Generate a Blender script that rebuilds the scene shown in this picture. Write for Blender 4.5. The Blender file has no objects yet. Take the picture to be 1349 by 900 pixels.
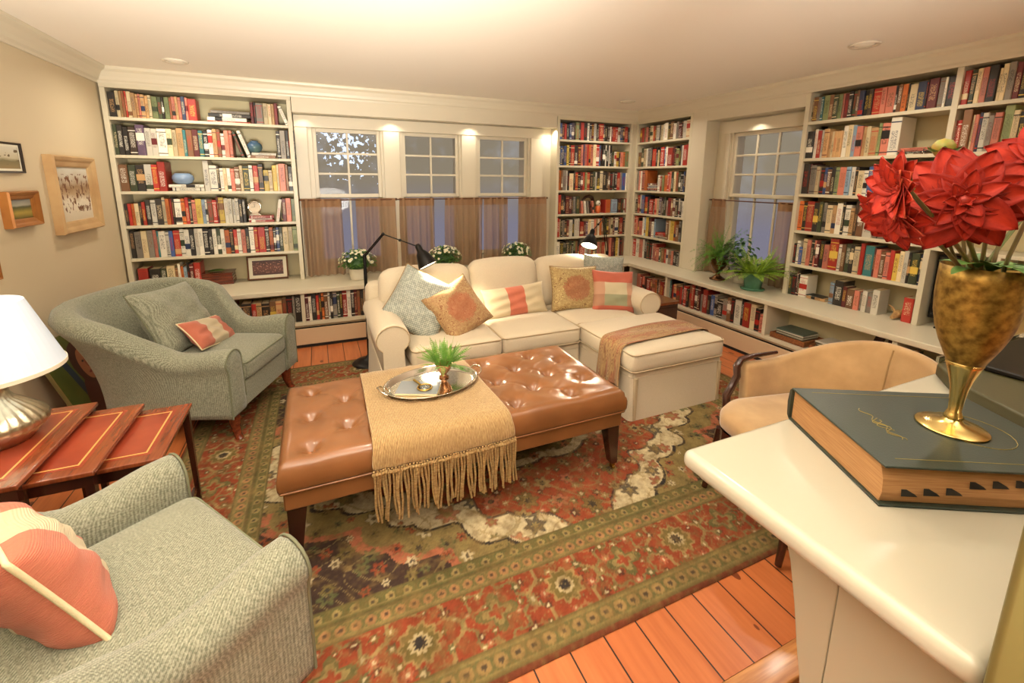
import bpy, bmesh, math, random, re
import numpy as np
from mathutils import Vector, Matrix
C = bpy.context.scene.collection
random.seed(7)
PI = math.pi
# ---------------------------------------------------------------- camera
cam = bpy.data.cameras.new('camera')
camo = bpy.data.objects.new('camera', cam); C.objects.link(camo)
RT = Matrix(((0.916, -0.4011, 0.0085), (-0.0675, -0.1751, -0.9822), (0.3955, 0.8991, -0.1875)))
right, down, fwd = (Vector(r).normalized() for r in RT)
m = Matrix((right, -down, -fwd)).transposed().to_4x4()
m.translation = (0, 0, 1.52)
camo.matrix_world = m
cam.sensor_width = 36; cam.lens = 582.0 / 1349 * 36
cam.shift_y = -(450 - 347.4) / 1349
cam.clip_start = 0.02; cam.clip_end = 60
bpy.context.scene.camera = camo
def project(x, y, z):
    p = Vector((x, y, z - 1.52))
    return 674.5 + 582 * right.dot(p) / fwd.dot(p), 347.4 + 582 * down.dot(p) / fwd.dot(p), fwd.dot(p)
# ---------------------------------------------------------------- exposure, world, lights
vs = bpy.context.scene.view_settings
vs.view_transform = 'Standard'; vs.look = 'None'; vs.gamma = 1; vs.use_curve_mapping = False
vs.exposure = -0.10
def L1(c):
    c = c / 255.0
    return c / 12.92 if c <= 0.04045 else ((c + 0.055) / 1.055) ** 2.4
def col(r, g, b): return (L1(r), L1(g), L1(b), 1.0)
W = bpy.data.worlds.new('dusk'); bpy.context.scene.world = W; W.use_nodes = True
nt = W.node_tree; bgn = nt.nodes['Background']
tc = nt.nodes.new('ShaderNodeTexCoord'); nz = nt.nodes.new('ShaderNodeTexNoise')
nz.inputs['Scale'].default_value = 26; nz.inputs['Detail'].default_value = 5
nz2 = nt.nodes.new('ShaderNodeTexNoise'); nz2.inputs['Scale'].default_value = 3.1
cr = nt.nodes.new('ShaderNodeValToRGB')
cr.color_ramp.elements[0].position = .50; cr.color_ramp.elements[0].color = col(150, 138, 118)
cr.color_ramp.elements[1].position = .72; cr.color_ramp.elements[1].color = col(168, 166, 166)
mul = nt.nodes.new('ShaderNodeMath'); mul.operation = 'ADD'
mu2 = nt.nodes.new('ShaderNodeMath'); mu2.operation = 'MULTIPLY'; mu2.inputs[1].default_value = .5
nt.links.new(tc.outputs['Generated'], nz.inputs['Vector']); nt.links.new(tc.outputs['Generated'], nz2.inputs['Vector'])
nt.links.new(nz.outputs['Fac'], mul.inputs[0]); nt.links.new(nz2.outputs['Fac'], mul.inputs[1])
nt.links.new(mul.outputs[0], mu2.inputs[0]); nt.links.new(mu2.outputs[0], cr.inputs[0])
sx_ = nt.nodes.new('ShaderNodeSeparateXYZ'); nt.links.new(tc.outputs['Generated'], sx_.inputs[0])
mr = nt.nodes.new('ShaderNodeMapRange'); mr.inputs[1].default_value = -.10; mr.inputs[2].default_value = 0.0; nt.links.new(sx_.outputs[2], mr.inputs[0])
mxw = nt.nodes.new('ShaderNodeMix'); mxw.data_type = 'RGBA'; mxw.inputs[6].default_value = col(134, 130, 146); nt.links.new(mr.outputs[0], mxw.inputs[0]); nt.links.new(cr.outputs[0], mxw.inputs[7])
# bright gaps of sky between leaves, seen through the left window
dt = nt.nodes.new('ShaderNodeVectorMath'); dt.operation = 'DISTANCE'; nt.links.new(tc.outputs['Generated'], dt.inputs[0]); dt.inputs[1].default_value = (.062, .994, .062)
n3 = nt.nodes.new('ShaderNodeTexNoise'); n3.inputs['Scale'].default_value = 120; n3.inputs['Detail'].default_value = 3; nt.links.new(tc.outputs['Generated'], n3.inputs['Vector'])
m1_ = nt.nodes.new('ShaderNodeMath'); m1_.operation = 'MULTIPLY_ADD'; m1_.inputs[1].default_value = 3.2; m1_.inputs[2].default_value = .45; nt.links.new(dt.outputs['Value'], m1_.inputs[0])
m2w = nt.nodes.new('ShaderNodeMath'); m2w.operation = 'GREATER_THAN'; nt.links.new(n3.outputs['Fac'], m2w.inputs[0]); nt.links.new(m1_.outputs[0], m2w.inputs[1])
mx2 = nt.nodes.new('ShaderNodeMix'); mx2.data_type = 'RGBA'; nt.links.new(m2w.outputs[0], mx2.inputs[0]); nt.links.new(mxw.outputs[2], mx2.inputs[6]); mx2.inputs[7].default_value = (1.1, 1.25, 1.5, 1)
nt.links.new(mx2.outputs[2], bgn.inputs[0]); bgn.inputs[1].default_value = 0.95
WARM = (1.0, 0.89, 0.73)
def area(name, loc, rot, size, power, color=WARM, spread=PI, shape='DISK', sy=None):
    l = bpy.data.lights.new(name, 'AREA'); l.shape = shape; l.size = size
    if sy: l.size_y = sy
    l.energy = power; l.color = color; l.spread = spread
    o = bpy.data.objects.new(name, l); C.objects.link(o); o.location = loc; o.rotation_euler = rot
    return o
area('bounced_flash', (0.25, -1.1, 1.02), (PI - .66, 0, 0), 0.9, 175, (1.0, 0.94, 0.84), 2.0)
area('bounced_flash', (-0.25, -0.2, 1.0), (PI - .92, 0, -.1), 0.8, 40, (1.0, 0.94, 0.84), 1.6)
for x, y, p in [(-0.89, 4.2, 9), (3.15, 4.1, 9), (3.17, 1.82, 8), (-0.75, 1.7, 8), (0.35, 1.75, 9), (1.35, 1.35, 7), (2.5, 0.9, 4)]:  # entries after the visible fixtures are unseen fill lamps, added to brighten the room
    area('recessed_and_fill_glow', (x, y, 2.335), (0, 0, 0), 0.10, p, WARM, 2.7)
for x, y, p in ((0.74, 4.69, 1.0), (1.58, 4.69, 1.0), (2.555, 4.69, 1.8), (-.07, 4.69, .4), (3.81, 3.05, .8)):
    area('soffit_spot', (x, y, 2.085), (0, 0, 0), 0.09, p, WARM, 2.4)
# ---------------------------------------------------------------- materials
MATS = {}
def new_mat(name):
    mt = bpy.data.materials.new(name); mt.use_nodes = True; MATS[name] = mt
    return mt, mt.node_tree, mt.node_tree.nodes['Principled BSDF']
def M(name, c, rough=.6, metal=0.0, c2=None, nscale=20, namt=1.0, bump=None, coat=0, stretch=None, sheen=0, trans=0, ior=None, spec=None, detail=3):
    mt, nt, b = new_mat(name)
    b.inputs['Base Color'].default_value = c; b.inputs['Roughness'].default_value = rough
    b.inputs['Metallic'].default_value = metal
    if coat: b.inputs['Coat Weight'].default_value = coat; b.inputs['Coat Roughness'].default_value = .15
    if sheen: b.inputs['Sheen Weight'].default_value = sheen
    if trans: b.inputs['Transmission Weight'].default_value = trans
    if ior: b.inputs['IOR'].default_value = ior
    if spec is not None: b.inputs['Specular IOR Level'].default_value = spec
    tc = nt.nodes.new('ShaderNodeTexCoord'); mp = nt.nodes.new('ShaderNodeMapping')
    nt.links.new(tc.outputs['Object'], mp.inputs[0])
    if stretch: mp.inputs['Scale'].default_value = stretch
    if c2:
        n = nt.nodes.new('ShaderNodeTexNoise'); n.inputs['Scale'].default_value = nscale; n.inputs['Detail'].default_value = detail
        r = nt.nodes.new('ShaderNodeValToRGB'); r.color_ramp.elements[0].position = .5 - .2 * namt; r.color_ramp.elements[1].position = .5 + .2 * namt
        r.color_ramp.elements[0].color = c; r.color_ramp.elements[1].color = c2
        nt.links.new(mp.outputs[0], n.inputs['Vector']); nt.links.new(n.outputs['Fac'], r.inputs[0]); nt.links.new(r.outputs[0], b.inputs['Base Color'])
    if bump:
        n = nt.nodes.new('ShaderNodeTexNoise'); n.inputs['Scale'].default_value = bump[0]; n.inputs['Detail'].default_value = 2
        bm_ = nt.nodes.new('ShaderNodeBump'); bm_.inputs['Strength'].default_value = bump[1]; bm_.inputs['Distance'].default_value = bump[2] if len(bump) > 2 else .003
        nt.links.new(mp.outputs[0], n.inputs['Vector']); nt.links.new(n.outputs['Fac'], bm_.inputs['Height']); nt.links.new(bm_.outputs[0], b.inputs['Normal'])
    return mt
class NG:      # small node-graph helper
    def __init__(s, nt): s.nt = nt
    def n(s, t, **k):
        x = s.nt.nodes.new(t)
        for a, v in k.items(): setattr(x, a, v)
        return x
    def v(s, x, inp):
        if hasattr(x, 'is_linked') or hasattr(x, 'links'): s.nt.links.new(x, inp)
        else: inp.default_value = x
    def m(s, op, a, b=0.0, c=None):
        x = s.n('ShaderNodeMath', operation=op); s.v(a, x.inputs[0]); s.v(b, x.inputs[1])
        if c is not None: s.v(c, x.inputs[2])
        return x.outputs[0]
    def mix(s, f, a, b):
        x = s.n('ShaderNodeMix', data_type='RGBA'); s.v(f, x.inputs[0]); s.v(a, x.inputs[6]); s.v(b, x.inputs[7]); return x.outputs[2]
    def noise(s, vec, sc, det=3):
        x = s.n('ShaderNodeTexNoise'); s.nt.links.new(vec, x.inputs['Vector']); x.inputs['Scale'].default_value = sc; x.inputs['Detail'].default_value = det; return x.outputs['Fac']
    def coord(s, kind='Object', scale=None):
        t = s.n('ShaderNodeTexCoord'); o = t.outputs[kind]
        if scale:
            mp = s.n('ShaderNodeMapping'); s.nt.links.new(o, mp.inputs[0]); mp.inputs['Scale'].default_value = scale; o = mp.outputs[0]
        return o
    def sep(s, vec):
        x = s.n('ShaderNodeSeparateXYZ'); s.nt.links.new(vec, x.inputs[0]); return x.outputs
    def bump(s, h, st, dist, b):
        x = s.n('ShaderNodeBump'); x.inputs['Strength'].default_value = st; x.inputs['Distance'].default_value = dist
        s.nt.links.new(h, x.inputs['Height']); s.nt.links.new(x.outputs[0], b.inputs['Normal'])
white = M('white_paint', col(214, 204, 180), .38, bump=(6, .05))
shelfwhite = M('shelf_paint', col(210, 201, 175), .35)
backpanel = M('shelf_back_paint', col(205, 192, 150), .5)
wallm = M('wall_paint', col(206, 190, 158), .7, bump=(60, .04))
ceilm = M('ceiling_paint', col(248, 240, 226), .85, bump=(40, .04))
jambm = M('shaded_jamb_paint', col(104, 92, 46), .6)  # beige wall on its unlit side; the shade is put into this dark olive
counterm = M('counter_paint', col(166, 160, 142), .16, bump=(9, .06), spec=.5)
heaterm = M('heater_enamel', col(206, 180, 146), .35)
blackm = M('black_metal', col(26, 23, 20), .38, .6)
darkgap = M('dark_slot', col(28, 24, 20), .8)
darkwood = M('mahogany', col(62, 26, 14), .25, c2=col(38, 14, 8), nscale=14, stretch=(1, 1, .15), coat=.4)
redwood = M('red_brown_wood', col(120, 52, 26), .25, c2=col(86, 32, 16), nscale=10, stretch=(1, 6, 6), coat=.4)
silver = M('silver', col(225, 218, 205), .12, 1, bump=(25, .1))
brass = M('brass', col(196, 165, 92), .25, 1)
whitepot = M('white_ceramic', col(226, 218, 196), .5, bump=(40, .5))
leafg = M('leaf_green', col(58, 98, 34), .5, c2=col(92, 132, 48), nscale=30)
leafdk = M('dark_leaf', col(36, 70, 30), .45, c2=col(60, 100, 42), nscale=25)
leaflime = M('lime_fern', col(150, 178, 50), .55, c2=col(104, 146, 40), nscale=25)
leaffern = M('asparagus_green', col(82, 138, 44), .55, c2=col(120, 165, 60), nscale=25)
stemm = M('stem', col(110, 78, 48), .5, c2=col(92, 98, 44), nscale=9)
soil = M('soil', col(44, 30, 20), .9)
mumw = M('mum_petal', col(246, 242, 218), .5)
yellowc = M('flower_eye', col(206, 186, 66), .6)
paper = M('paper', col(226, 205, 165), .8)
glassm = M('window_glass', (1, 1, 1, 1), .02, trans=1, ior=1.18)
sofam = M('cream_linen', col(208, 194, 168), .85, c2=col(199, 184, 157), nscale=240, bump=(420, .25, .0015), sheen=.2)
# floor planks ---------------------------------------------------------------
def plank_mat(name, along_x=False):
    mt, nt, b = new_mat(name); g = NG(nt); o = g.coord()
    s = g.sep(o); a, l = (s[1], s[0]) if along_x else (s[0], s[1])
    w = .132
    i = g.m('FLOOR', g.m('DIVIDE', a, w)); f = g.m('FRACT', g.m('DIVIDE', a, w))
    wn = g.n('ShaderNodeTexWhiteNoise', noise_dimensions='1D'); nt.links.new(i, wn.inputs['W'])
    cmb = g.n('ShaderNodeCombineXYZ'); g.v(g.m('MULTIPLY', a, 14), cmb.inputs[0]); g.v(g.m('MULTIPLY', l, 1.1), cmb.inputs[1]); g.v(g.m('MULTIPLY', wn.outputs['Value'], 30), cmb.inputs[2])
    gr = g.noise(cmb.outputs[0], 3.2, 6)
    c1 = g.mix(gr, col(150, 74, 34), col(214, 132, 78))
    c2 = g.mix(g.m('MULTIPLY', wn.outputs['Value'], .45), c1, col(176, 92, 46))
    vo = g.n('ShaderNodeTexVoronoi'); cm2 = g.n('ShaderNodeCombineXYZ'); g.v(g.m('MULTIPLY', a, 7), cm2.inputs[0]); g.v(g.m('MULTIPLY', l, 3.4), cm2.inputs[1]); nt.links.new(cm2.outputs[0], vo.inputs['Vector'])
    vo.inputs['Scale'].default_value = 1
    kn = g.m('LESS_THAN', vo.outputs['Distance'], .11)
    c3 = g.mix(g.m('MULTIPLY', kn, .85), c2, col(92, 38, 18))
    gap = g.m('LESS_THAN', g.m('ABSOLUTE', g.m('SUBTRACT', f, .5)), .479)
    c4 = g.mix(gap, col(40, 20, 10), c3)
    nt.links.new(c4, b.inputs['Base Color']); b.inputs['Roughness'].default_value = .33
    g.bump(g.m('ADD', gap, g.m('MULTIPLY', gr, .2)), .4, .004, b)
    return mt
plank = plank_mat('pine_planks'); plankx = M('nosing_pine', col(198, 138, 80), .35, c2=col(150, 88, 42), nscale=5, stretch=(1, 16, 16), coat=.3)
# ---------------------------------------------------------------- mesh helpers
class MB:
    def __init__(s): s.v = []; s.f = []; s.mi = []; s.cur = 0; s.uv = {}
    def add(s, vs, fs, T=None):
        o = len(s.v)
        s.v += [tuple(T @ Vector(p)) for p in vs] if T is not None else [tuple(p) for p in vs]
        s.f += [tuple(i + o for i in f) for f in fs]; s.mi += [s.cur] * len(fs)
        return s
    def box(s, x0, x1, y0, y1, z0, z1, T=None):
        vs = [(x, y, z) for z in (z0, z1) for y in (y0, y1) for x in (x0, x1)]
        return s.add(vs, [(0, 2, 3, 1), (4, 5, 7, 6), (0, 1, 5, 4), (2, 6, 7, 3), (0, 4, 6, 2), (1, 3, 7, 5)], T)
    def grid(s, P, closeu=False, closev=False, T=None):
        nu, nv = len(P), len(P[0]); fs = []
        for i in range(nu if closeu else nu - 1):
            for j in range(nv if closev else nv - 1):
                a, b = i, (i + 1) % nu; c, d = j, (j + 1) % nv
                fs.append((a * nv + c, b * nv + c, b * nv + d, a * nv + d))
        return s.add([p for r in P for p in r], fs, T)
    def lathe(s, prof, n=24, T=None, cap=True):
        P = [[(r * math.cos(2 * PI * k / n), r * math.sin(2 * PI * k / n), z) for r, z in prof] for k in range(n)]
        s.grid(P, closeu=True, T=T)
        if cap:
            for e in (0, -1):
                if prof[e][0] > 1e-4:
                    pts = [P[k][e] for k in range(n)]
                    s.add(pts, [tuple(range(n)) if e == -1 else tuple(reversed(range(n)))], T)
        return s
    def tube(s, pts, r, n=8, T=None, cap=True):
        pts = [Vector(p) for p in pts]; rs = r if isinstance(r, (list, tuple)) else [r] * len(pts)
        up = None; rings = []
        for i, p in enumerate(pts):
            t = (pts[min(i + 1, len(pts) - 1)] - pts[max(i - 1, 0)]).normalized()
            if up is None: up = t.orthogonal().normalized()
            up = (up - t * up.dot(t))
            up = up.normalized() if up.length > 1e-5 else t.orthogonal().normalized()
            w = t.cross(up)
            rings.append([tuple(p + (up * math.cos(2 * PI * k / n) + w * math.sin(2 * PI * k / n)) * rs[i]) for k in range(n)])
        s.grid(rings, closev=True, T=T)
        if cap: s.add(rings[0], [tuple(reversed(range(n)))], T); s.add(rings[-1], [tuple(range(n))], T)
        return s
    def prism(s, poly, a, b, axis='y', T=None):
        def P(u, v, w): return {'y': (u, w, v), 'x': (w, u, v), 'z': (u, v, w)}[axis]
        n = len(poly); vs = [P(u, v, a) for u, v in poly] + [P(u, v, b) for u, v in poly]
        fs = [tuple(range(n)), tuple(reversed(range(n, 2 * n)))] + [(i, n + i, n + (i + 1) % n, (i + 1) % n) for i in range(n)]
        return s.add(vs, fs, T)
    def sphere(s, c, r, n=12, sc=(1, 1, 1), T=None):
        P = [[(c[0] + r * sc[0] * math.sin(PI * j / n) * math.cos(2 * PI * k / (2 * n)), c[1] + r * sc[1] * math.sin(PI * j / n) * math.sin(2 * PI * k / (2 * n)), c[2] + r * sc[2] * math.cos(PI * j / n)) for j in range(n + 1)] for k in range(2 * n)]
        return s.grid(P, closeu=True, T=T)
    def mesh(s, name, mats, smooth=False, merge=False):
        me = bpy.data.meshes.new(name); me.from_pydata(s.v, [], s.f)
        for mt in (mats if isinstance(mats, (list, tuple)) else [mats]): me.materials.append(mt)
        if len(set(s.mi)) > 1 or (s.mi and s.mi[0]): me.polygons.foreach_set('material_index', s.mi)
        bm = bmesh.new(); bm.from_mesh(me)
        if merge: bmesh.ops.remove_doubles(bm, verts=bm.verts, dist=1e-5)
        bmesh.ops.recalc_face_normals(bm, faces=bm.faces)
        bm.to_mesh(me); bm.free()
        if smooth: me.polygons.foreach_set('use_smooth', [True] * len(me.polygons))
        me.update(); return me
    def build(s, name, mats, parent=None, smooth=False, bevel=0, loc=None, rot=None, merge=False, seg=2):
        o = bpy.data.objects.new(name, s.mesh(name, mats, smooth, merge)); C.objects.link(o)
        if parent: o.parent = parent
        if loc: o.location = loc
        if rot: o.rotation_euler = rot
        if bevel:
            b = o.modifiers.new('bevel', 'BEVEL'); b.width = bevel; b.segments = seg; b.limit_method = 'ANGLE'; b.angle_limit = .6
            if seg > 1: o.data.polygons.foreach_set('use_smooth', [True] * len(o.data.polygons)); w = o.modifiers.new('wn', 'WEIGHTED_NORMAL')
        return o
def setp(o, label=None, cat=None, group=None, kind=None):
    if label: o['label'] = label
    if cat: o['category'] = cat
    if group: o['group'] = group
    if kind: o['kind'] = kind
    return o
def thing(name, label, cat, loc=(0, 0, 0), rz=0, group=None):
    o = bpy.data.objects.new(name, None); C.objects.link(o); o.location = loc; o.rotation_euler = (0, 0, rz)
    o.empty_display_size = .05
    return setp(o, label, cat, group)
def struct(name, mb, mt, **k): return setp(mb.build(name, mt, **k), kind='structure')
def copy_tree(o, parent=None):
    c = o.copy(); C.objects.link(c); c.parent = parent
    for ch in list(o.children): copy_tree(ch, c)
    return c
def TR(loc=(0, 0, 0), rx=0, ry=0, rz=0, s=(1, 1, 1)):
    return Matrix.Translation(loc) @ Matrix.Rotation(rz, 4, 'Z') @ Matrix.Rotation(ry, 4, 'Y') @ Matrix.Rotation(rx, 4, 'X') @ Matrix.Diagonal((*s, 1))
def spaced(n):     # denser near the ends
    return [math.sin(PI / 2 * (-1 + 2 * i / n)) for i in range(n + 1)]
def cushion(w, d, h, r, crown=0.0, n=14, T=None, mb=None, sag=None, ttaper=0):
    """rounded box, centre at origin, with puffed top and sides"""
    mb = mb or MB(); ts = spaced(n)
    def warp(q):
        p = Vector((q[0] * w / 2, q[1] * d / 2, q[2] * h / 2))
        c = Vector((max(-w / 2 + r, min(w / 2 - r, p.x)), max(-d / 2 + r, min(d / 2 - r, p.y)), max(-h / 2 + r, min(h / 2 - r, p.z))))
        e = p - c
        if e.length > 1e-9:
            # only push by r in the corner zones, keep flats flat
            k = r / e.length; p = c + e * k if sum(abs(t) > 1e-9 for t in e) > 1 else c + e.normalized() * r
        x, y = p.x / (w / 2), p.y / (d / 2)
        f = max(0, 1 - x * x) * max(0, 1 - y * y)
        zz = p.z + (crown * f ** .7) * (p.z / (h / 2))
        if sag: zz += sag(x, y) * (1 if p.z > 0 else 0)
        z = abs(p.z) / (h / 2)
        g = crown * .35 * max(0, 1 - z * z)
        return (p.x + g * (1 if x > 0 else -1) * max(0, 1 - y * y) * (abs(x) > .9) + 0, p.y + g * (1 if y > 0 else -1) * max(0, 1 - x * x) * (abs(y) > .9), zz)
    for ax in range(3):
        for sg in (-1, 1):
            P = []
            for a in ts:
                row = []
                for b in ts:
                    q = [0, 0, 0]; q[ax] = sg; q[(ax + 1) % 3] = a; q[(ax + 2) % 3] = b; row.append(warp(q))
                P.append(row)
            mb.grid(P, T=T)
    return mb
def rrect(w, d, r, n=5):
    pts = []
    for cx_, cy_, a0 in ((w / 2 - r, d / 2 - r, 0), (-w / 2 + r, d / 2 - r, 90), (-w / 2 + r, -d / 2 + r, 180), (w / 2 - r, -d / 2 + r, 270)):
        for k in range(n + 1):
            a = math.radians(a0 + 90 * k / n); pts.append((cx_ + r * math.cos(a), cy_ + r * math.sin(a)))
    return pts
def pillow(name, w, h, t, mt, parent, T=None, pinch=.07, wr=.006, n=22, seed=0, piping=None, pipr=.004):
    """throw pillow lying in the local xz plane, thickness along y, with UVs 0..1"""
    rnd = random.Random(seed); ph = [rnd.uniform(0, 6) for _ in range(6)]
    me = bpy.data.meshes.new(name); vs = []; fs = []; uvs = []
    ts = [math.sin(PI / 2 * (-1 + 2 * i / n)) * .5 + (-1 + 2 * i / n) * .5 for i in range(n + 1)]
    def P(u, v, sd):
        x = w / 2 * u * (1 - pinch * (1 - v * v)); z = h / 2 * v * (1 - pinch * (1 - u * u))
        k = (max(0, 1 - u ** 4) * max(0, 1 - v ** 4)) ** .55
        y = sd * t / 2 * k
        y += wr * math.sin(7 * u + 5 * v + ph[0] + sd) * k + wr * .7 * math.sin(11 * v - 4 * u + ph[1]) * k
        return (x, y, z)
    for sd in (-1, 1):
        o = len(vs)
        for u in ts:
            for v in ts: vs.append(P(u, v, sd)); uvs.append(((u + 1) / 2, (v + 1) / 2))
        for i in range(n):
            for j in range(n):
                q = (o + i * (n + 1) + j, o + (i + 1) * (n + 1) + j, o + (i + 1) * (n + 1) + j + 1, o + i * (n + 1) + j + 1)
                fs.append(q if sd < 0 else q[::-1])
    if T is not None: vs = [tuple(T @ Vector(p)) for p in vs]
    me.from_pydata(vs, [], fs); me.materials.append(mt)
    ul = me.uv_layers.new(name='UVMap')
    li = np.empty(len(me.loops), dtype=np.int32); me.loops.foreach_get('vertex_index', li)
    ul.data.foreach_set('uv', np.array(uvs, dtype=np.float32)[li].ravel())
    bm = bmesh.new(); bm.from_mesh(me); bmesh.ops.remove_doubles(bm, verts=bm.verts, dist=1e-5); bm.to_mesh(me); bm.free()
    me.polygons.foreach_set('use_smooth', [True] * len(me.polygons))
    o = bpy.data.objects.new(name, me); C.objects.link(o)
    if parent: o.parent = parent
    if piping:
        loop = [(u, -1) for u in ts] + [(1, v) for v in ts[1:]] + [(u, 1) for u in reversed(ts[:-1])] + [(-1, v) for v in reversed(ts[1:-1])]
        pts = [P(u, v, 0) for u, v in loop]; pts.append(pts[0])
        pb = MB().tube(pts, pipr, 6, T=T, cap=False).build('piping', piping, o if not parent else parent, smooth=True)
    return o
# ================================================================ the room
YB, XR, ZC = 4.93, 4.03, 2.36      # back wall, right wall, ceiling
FY, FX = 4.65, 3.75                # bookcase faces
SY, SX, SZ = 4.22, 3.385, .545     # low shelf edge and its top
struct('floor', MB().box(-1.56, 4.1, .74, 5.05, -.04, 0).box(-1.56, .3, -2.6, .74, -.04, 0), plank)
struct('floor_lower', MB().box(.3, 4.1, -2.6, .70, -.24, -.2), plank)
struct('trim_1', MB().box(.3, 4.1, .655, .74, -.045, .003), plankx, bevel=.006)
struct('trim_2', MB().box(.3, 4.1, .69, .70, -.2, -.04), darkwood)
struct('ceiling', MB().box(-1.56, 4.1, -2.65, 5.05, ZC, ZC + .06), ceilm)
struct('wall_left', MB().box(-1.62, -1.52, -2.65, 5.05, -.2, ZC), wallm)
struct('wall_rear', MB().box(-1.52, 4.1, -2.7, -2.6, -.2, ZC), wallm)
# back wall with three openings
ops = [(0.0, .635), (.85, 1.465), (1.68, 2.30)]
wz0, wz1 = .66, 1.99
w = MB().box(-1.56, -.15, YB, 5.05, 0, ZC).box(2.62, 4.1, YB, 5.05, 0, ZC)
w.box(-.15, 2.62, 4.80, 5.05, 0, wz0).box(-.15, 2.62, 4.80, 5.05, wz1, ZC)
xs = [-.15] + [v for o in ops for v in o] + [2.62]
for a, b in zip(xs[0::2], xs[1::2]): w.box(a, b, 4.80, 5.05, wz0, wz1)
struct('wall_back', w, white)
# right wall with one opening
ry = (2.62, 3.36)
w = MB().box(XR, 4.1, 3.50, 5.05, 0, ZC).box(XR, 4.1, -2.65, 2.55, 0, ZC)
w.box(3.93, 4.1, 2.50, 3.56, 0, .72).box(3.93, 4.1, 2.50, 3.56, 2.0, ZC).box(3.93, 4.1, ry[1], 3.56, .72, 2.0).box(3.93, 4.1, 2.50, ry[0], .72, 2.0)
struct('wall_right', w, white)
struct('trim_3', MB().box(FX, XR, 3.55, 3.745, SZ, ZC), white, bevel=.004)      # pilaster beside the right window
# casings
cs = MB().box(-.15, 2.50, 4.775, 4.80, wz1, 2.10).box(-.15, -.04, 4.78, 4.80, SZ, wz1)
for a, b in ((.66, .825), (1.49, 1.655)): cs.box(a, b, 4.782, 4.80, SZ, wz1)
cs.box(2.33, 2.50, 4.775, 4.80, SZ, wz1)
struct('trim_4', cs, white, bevel=.004)
cs = MB().box(3.90, 3.93, 2.53, 3.50, 2.0, 2.115).box(3.905, 3.93, 3.385, 3.50, SZ, 2.0).box(3.905, 3.93, 2.53, 2.6, SZ, 2.0)
struct('trim_5', cs, white, bevel=.004)
# soffits and crown
struct('trim_6', MB().box(-.153, 2.60, FY, 4.80, 2.105, ZC), white, bevel=.003)
struct('trim_7', MB().box(FX, 3.93, 2.535, 3.55, 2.13, ZC), white, bevel=.003)
def crown(pts_fn, n):
    prof = [(0, 2.235), (.012, 2.235), (.016, 2.25), (.03, 2.262), (.038, 2.285), (.06, 2.32), (.085, 2.338), (.09, 2.352), (.09, ZC), (0, ZC)]
    return prof
def crown_run(mb, p0, p1, inward):
    prof = crown(None, 0); a = Vector(p0); b = Vector(p1); i = Vector(inward)
    P = [[tuple(q + i * o + Vector((0, 0, z))) for o, z in prof] for q in (a, b)]
    return mb.grid(P, closev=True)
cm = MB(); crown_run(cm, (-1.52, 4.66, 0), (-1.52, -2.6, 0), (1, 0, 0)); crown_run(cm, (-1.52, FY, 0), (3.75, FY, 0), (0, -.55, 0)); crown_run(cm, (FX, 4.65, 0), (FX, -2.6, 0), (-.55, 0, 0))
struct('trim_8', cm, white)
# jamb close to the camera and lower half wall
struct('wall_near', MB().box(.613, .95, -.02, .1455, -.2, ZC), jambm, bevel=.01)
# ---------------------------------------------------------------- windows
def sash(mb, x0, x1, z0, z1, nx, nz, y0, y1, fw=.036, mw=.02):
    mb.box(x0, x0 + fw, y0, y1, z0, z1).box(x1 - fw, x1, y0, y1, z0, z1).box(x0 + fw, x1 - fw, y0, y1, z1 - fw, z1).box(x0 + fw, x1 - fw, y0, y1, z0, z0 + fw)
    for k in range(1, nx):
        x = x0 + fw + (x1 - x0 - 2 * fw) * k / nx; mb.box(x - mw / 2, x + mw / 2, y0 + .006, y1 - .002, z0 + fw, z1 - fw)
    for k in range(1, nz):
        z = z0 + fw + (z1 - z0 - 2 * fw) * k / nz; mb.box(x0 + fw, x1 - fw, y0 + .0065, y1 - .0025, z - mw / 2, z + mw / 2)
def window(i, x0, x1, z0, z1, nx, T, low_nx):
    zm = z0 + (z1 - z0) * .50
    r = bpy.data.objects.new('window_%d' % i, None); C.objects.link(r); r.matrix_world = T; r['kind'] = 'structure'
    mb = MB(); sash(mb, x0, x1, zm, z1, nx, 3, .0, .035); mb.build('upper_sash', white, r, bevel=.003)
    mb = MB(); sash(mb, x0, x1, z0, zm + .03, low_nx, 1, .04, .07); mb.build('lower_sash', white, r, bevel=.003)
    MB().box(x0 + .03, x1 - .03, .016, .020, zm + .03, z1 - .03).build('upper_pane', glassm, r)
    MB().box(x0 + .03, x1 - .03, .054, .058, z0 + .03, zm).build('lower_pane', glassm, r)
    MB().box(x0 - .04, x1 + .04, -.03, .02, z0 - .03, z0).build('window_sill', white, r, bevel=.004)
for i, (a, b) in enumerate(ops): window(i + 1, a, b, wz0, wz1, 2, Matrix.Translation((0, 4.82, 0)), 2)
window(4, -ry[1], -ry[0], .72, 2.0, 3, Matrix.Translation((3.945, 0, 0)) @ Matrix.Rotation(-PI / 2, 4, 'Z'), 3)
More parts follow.
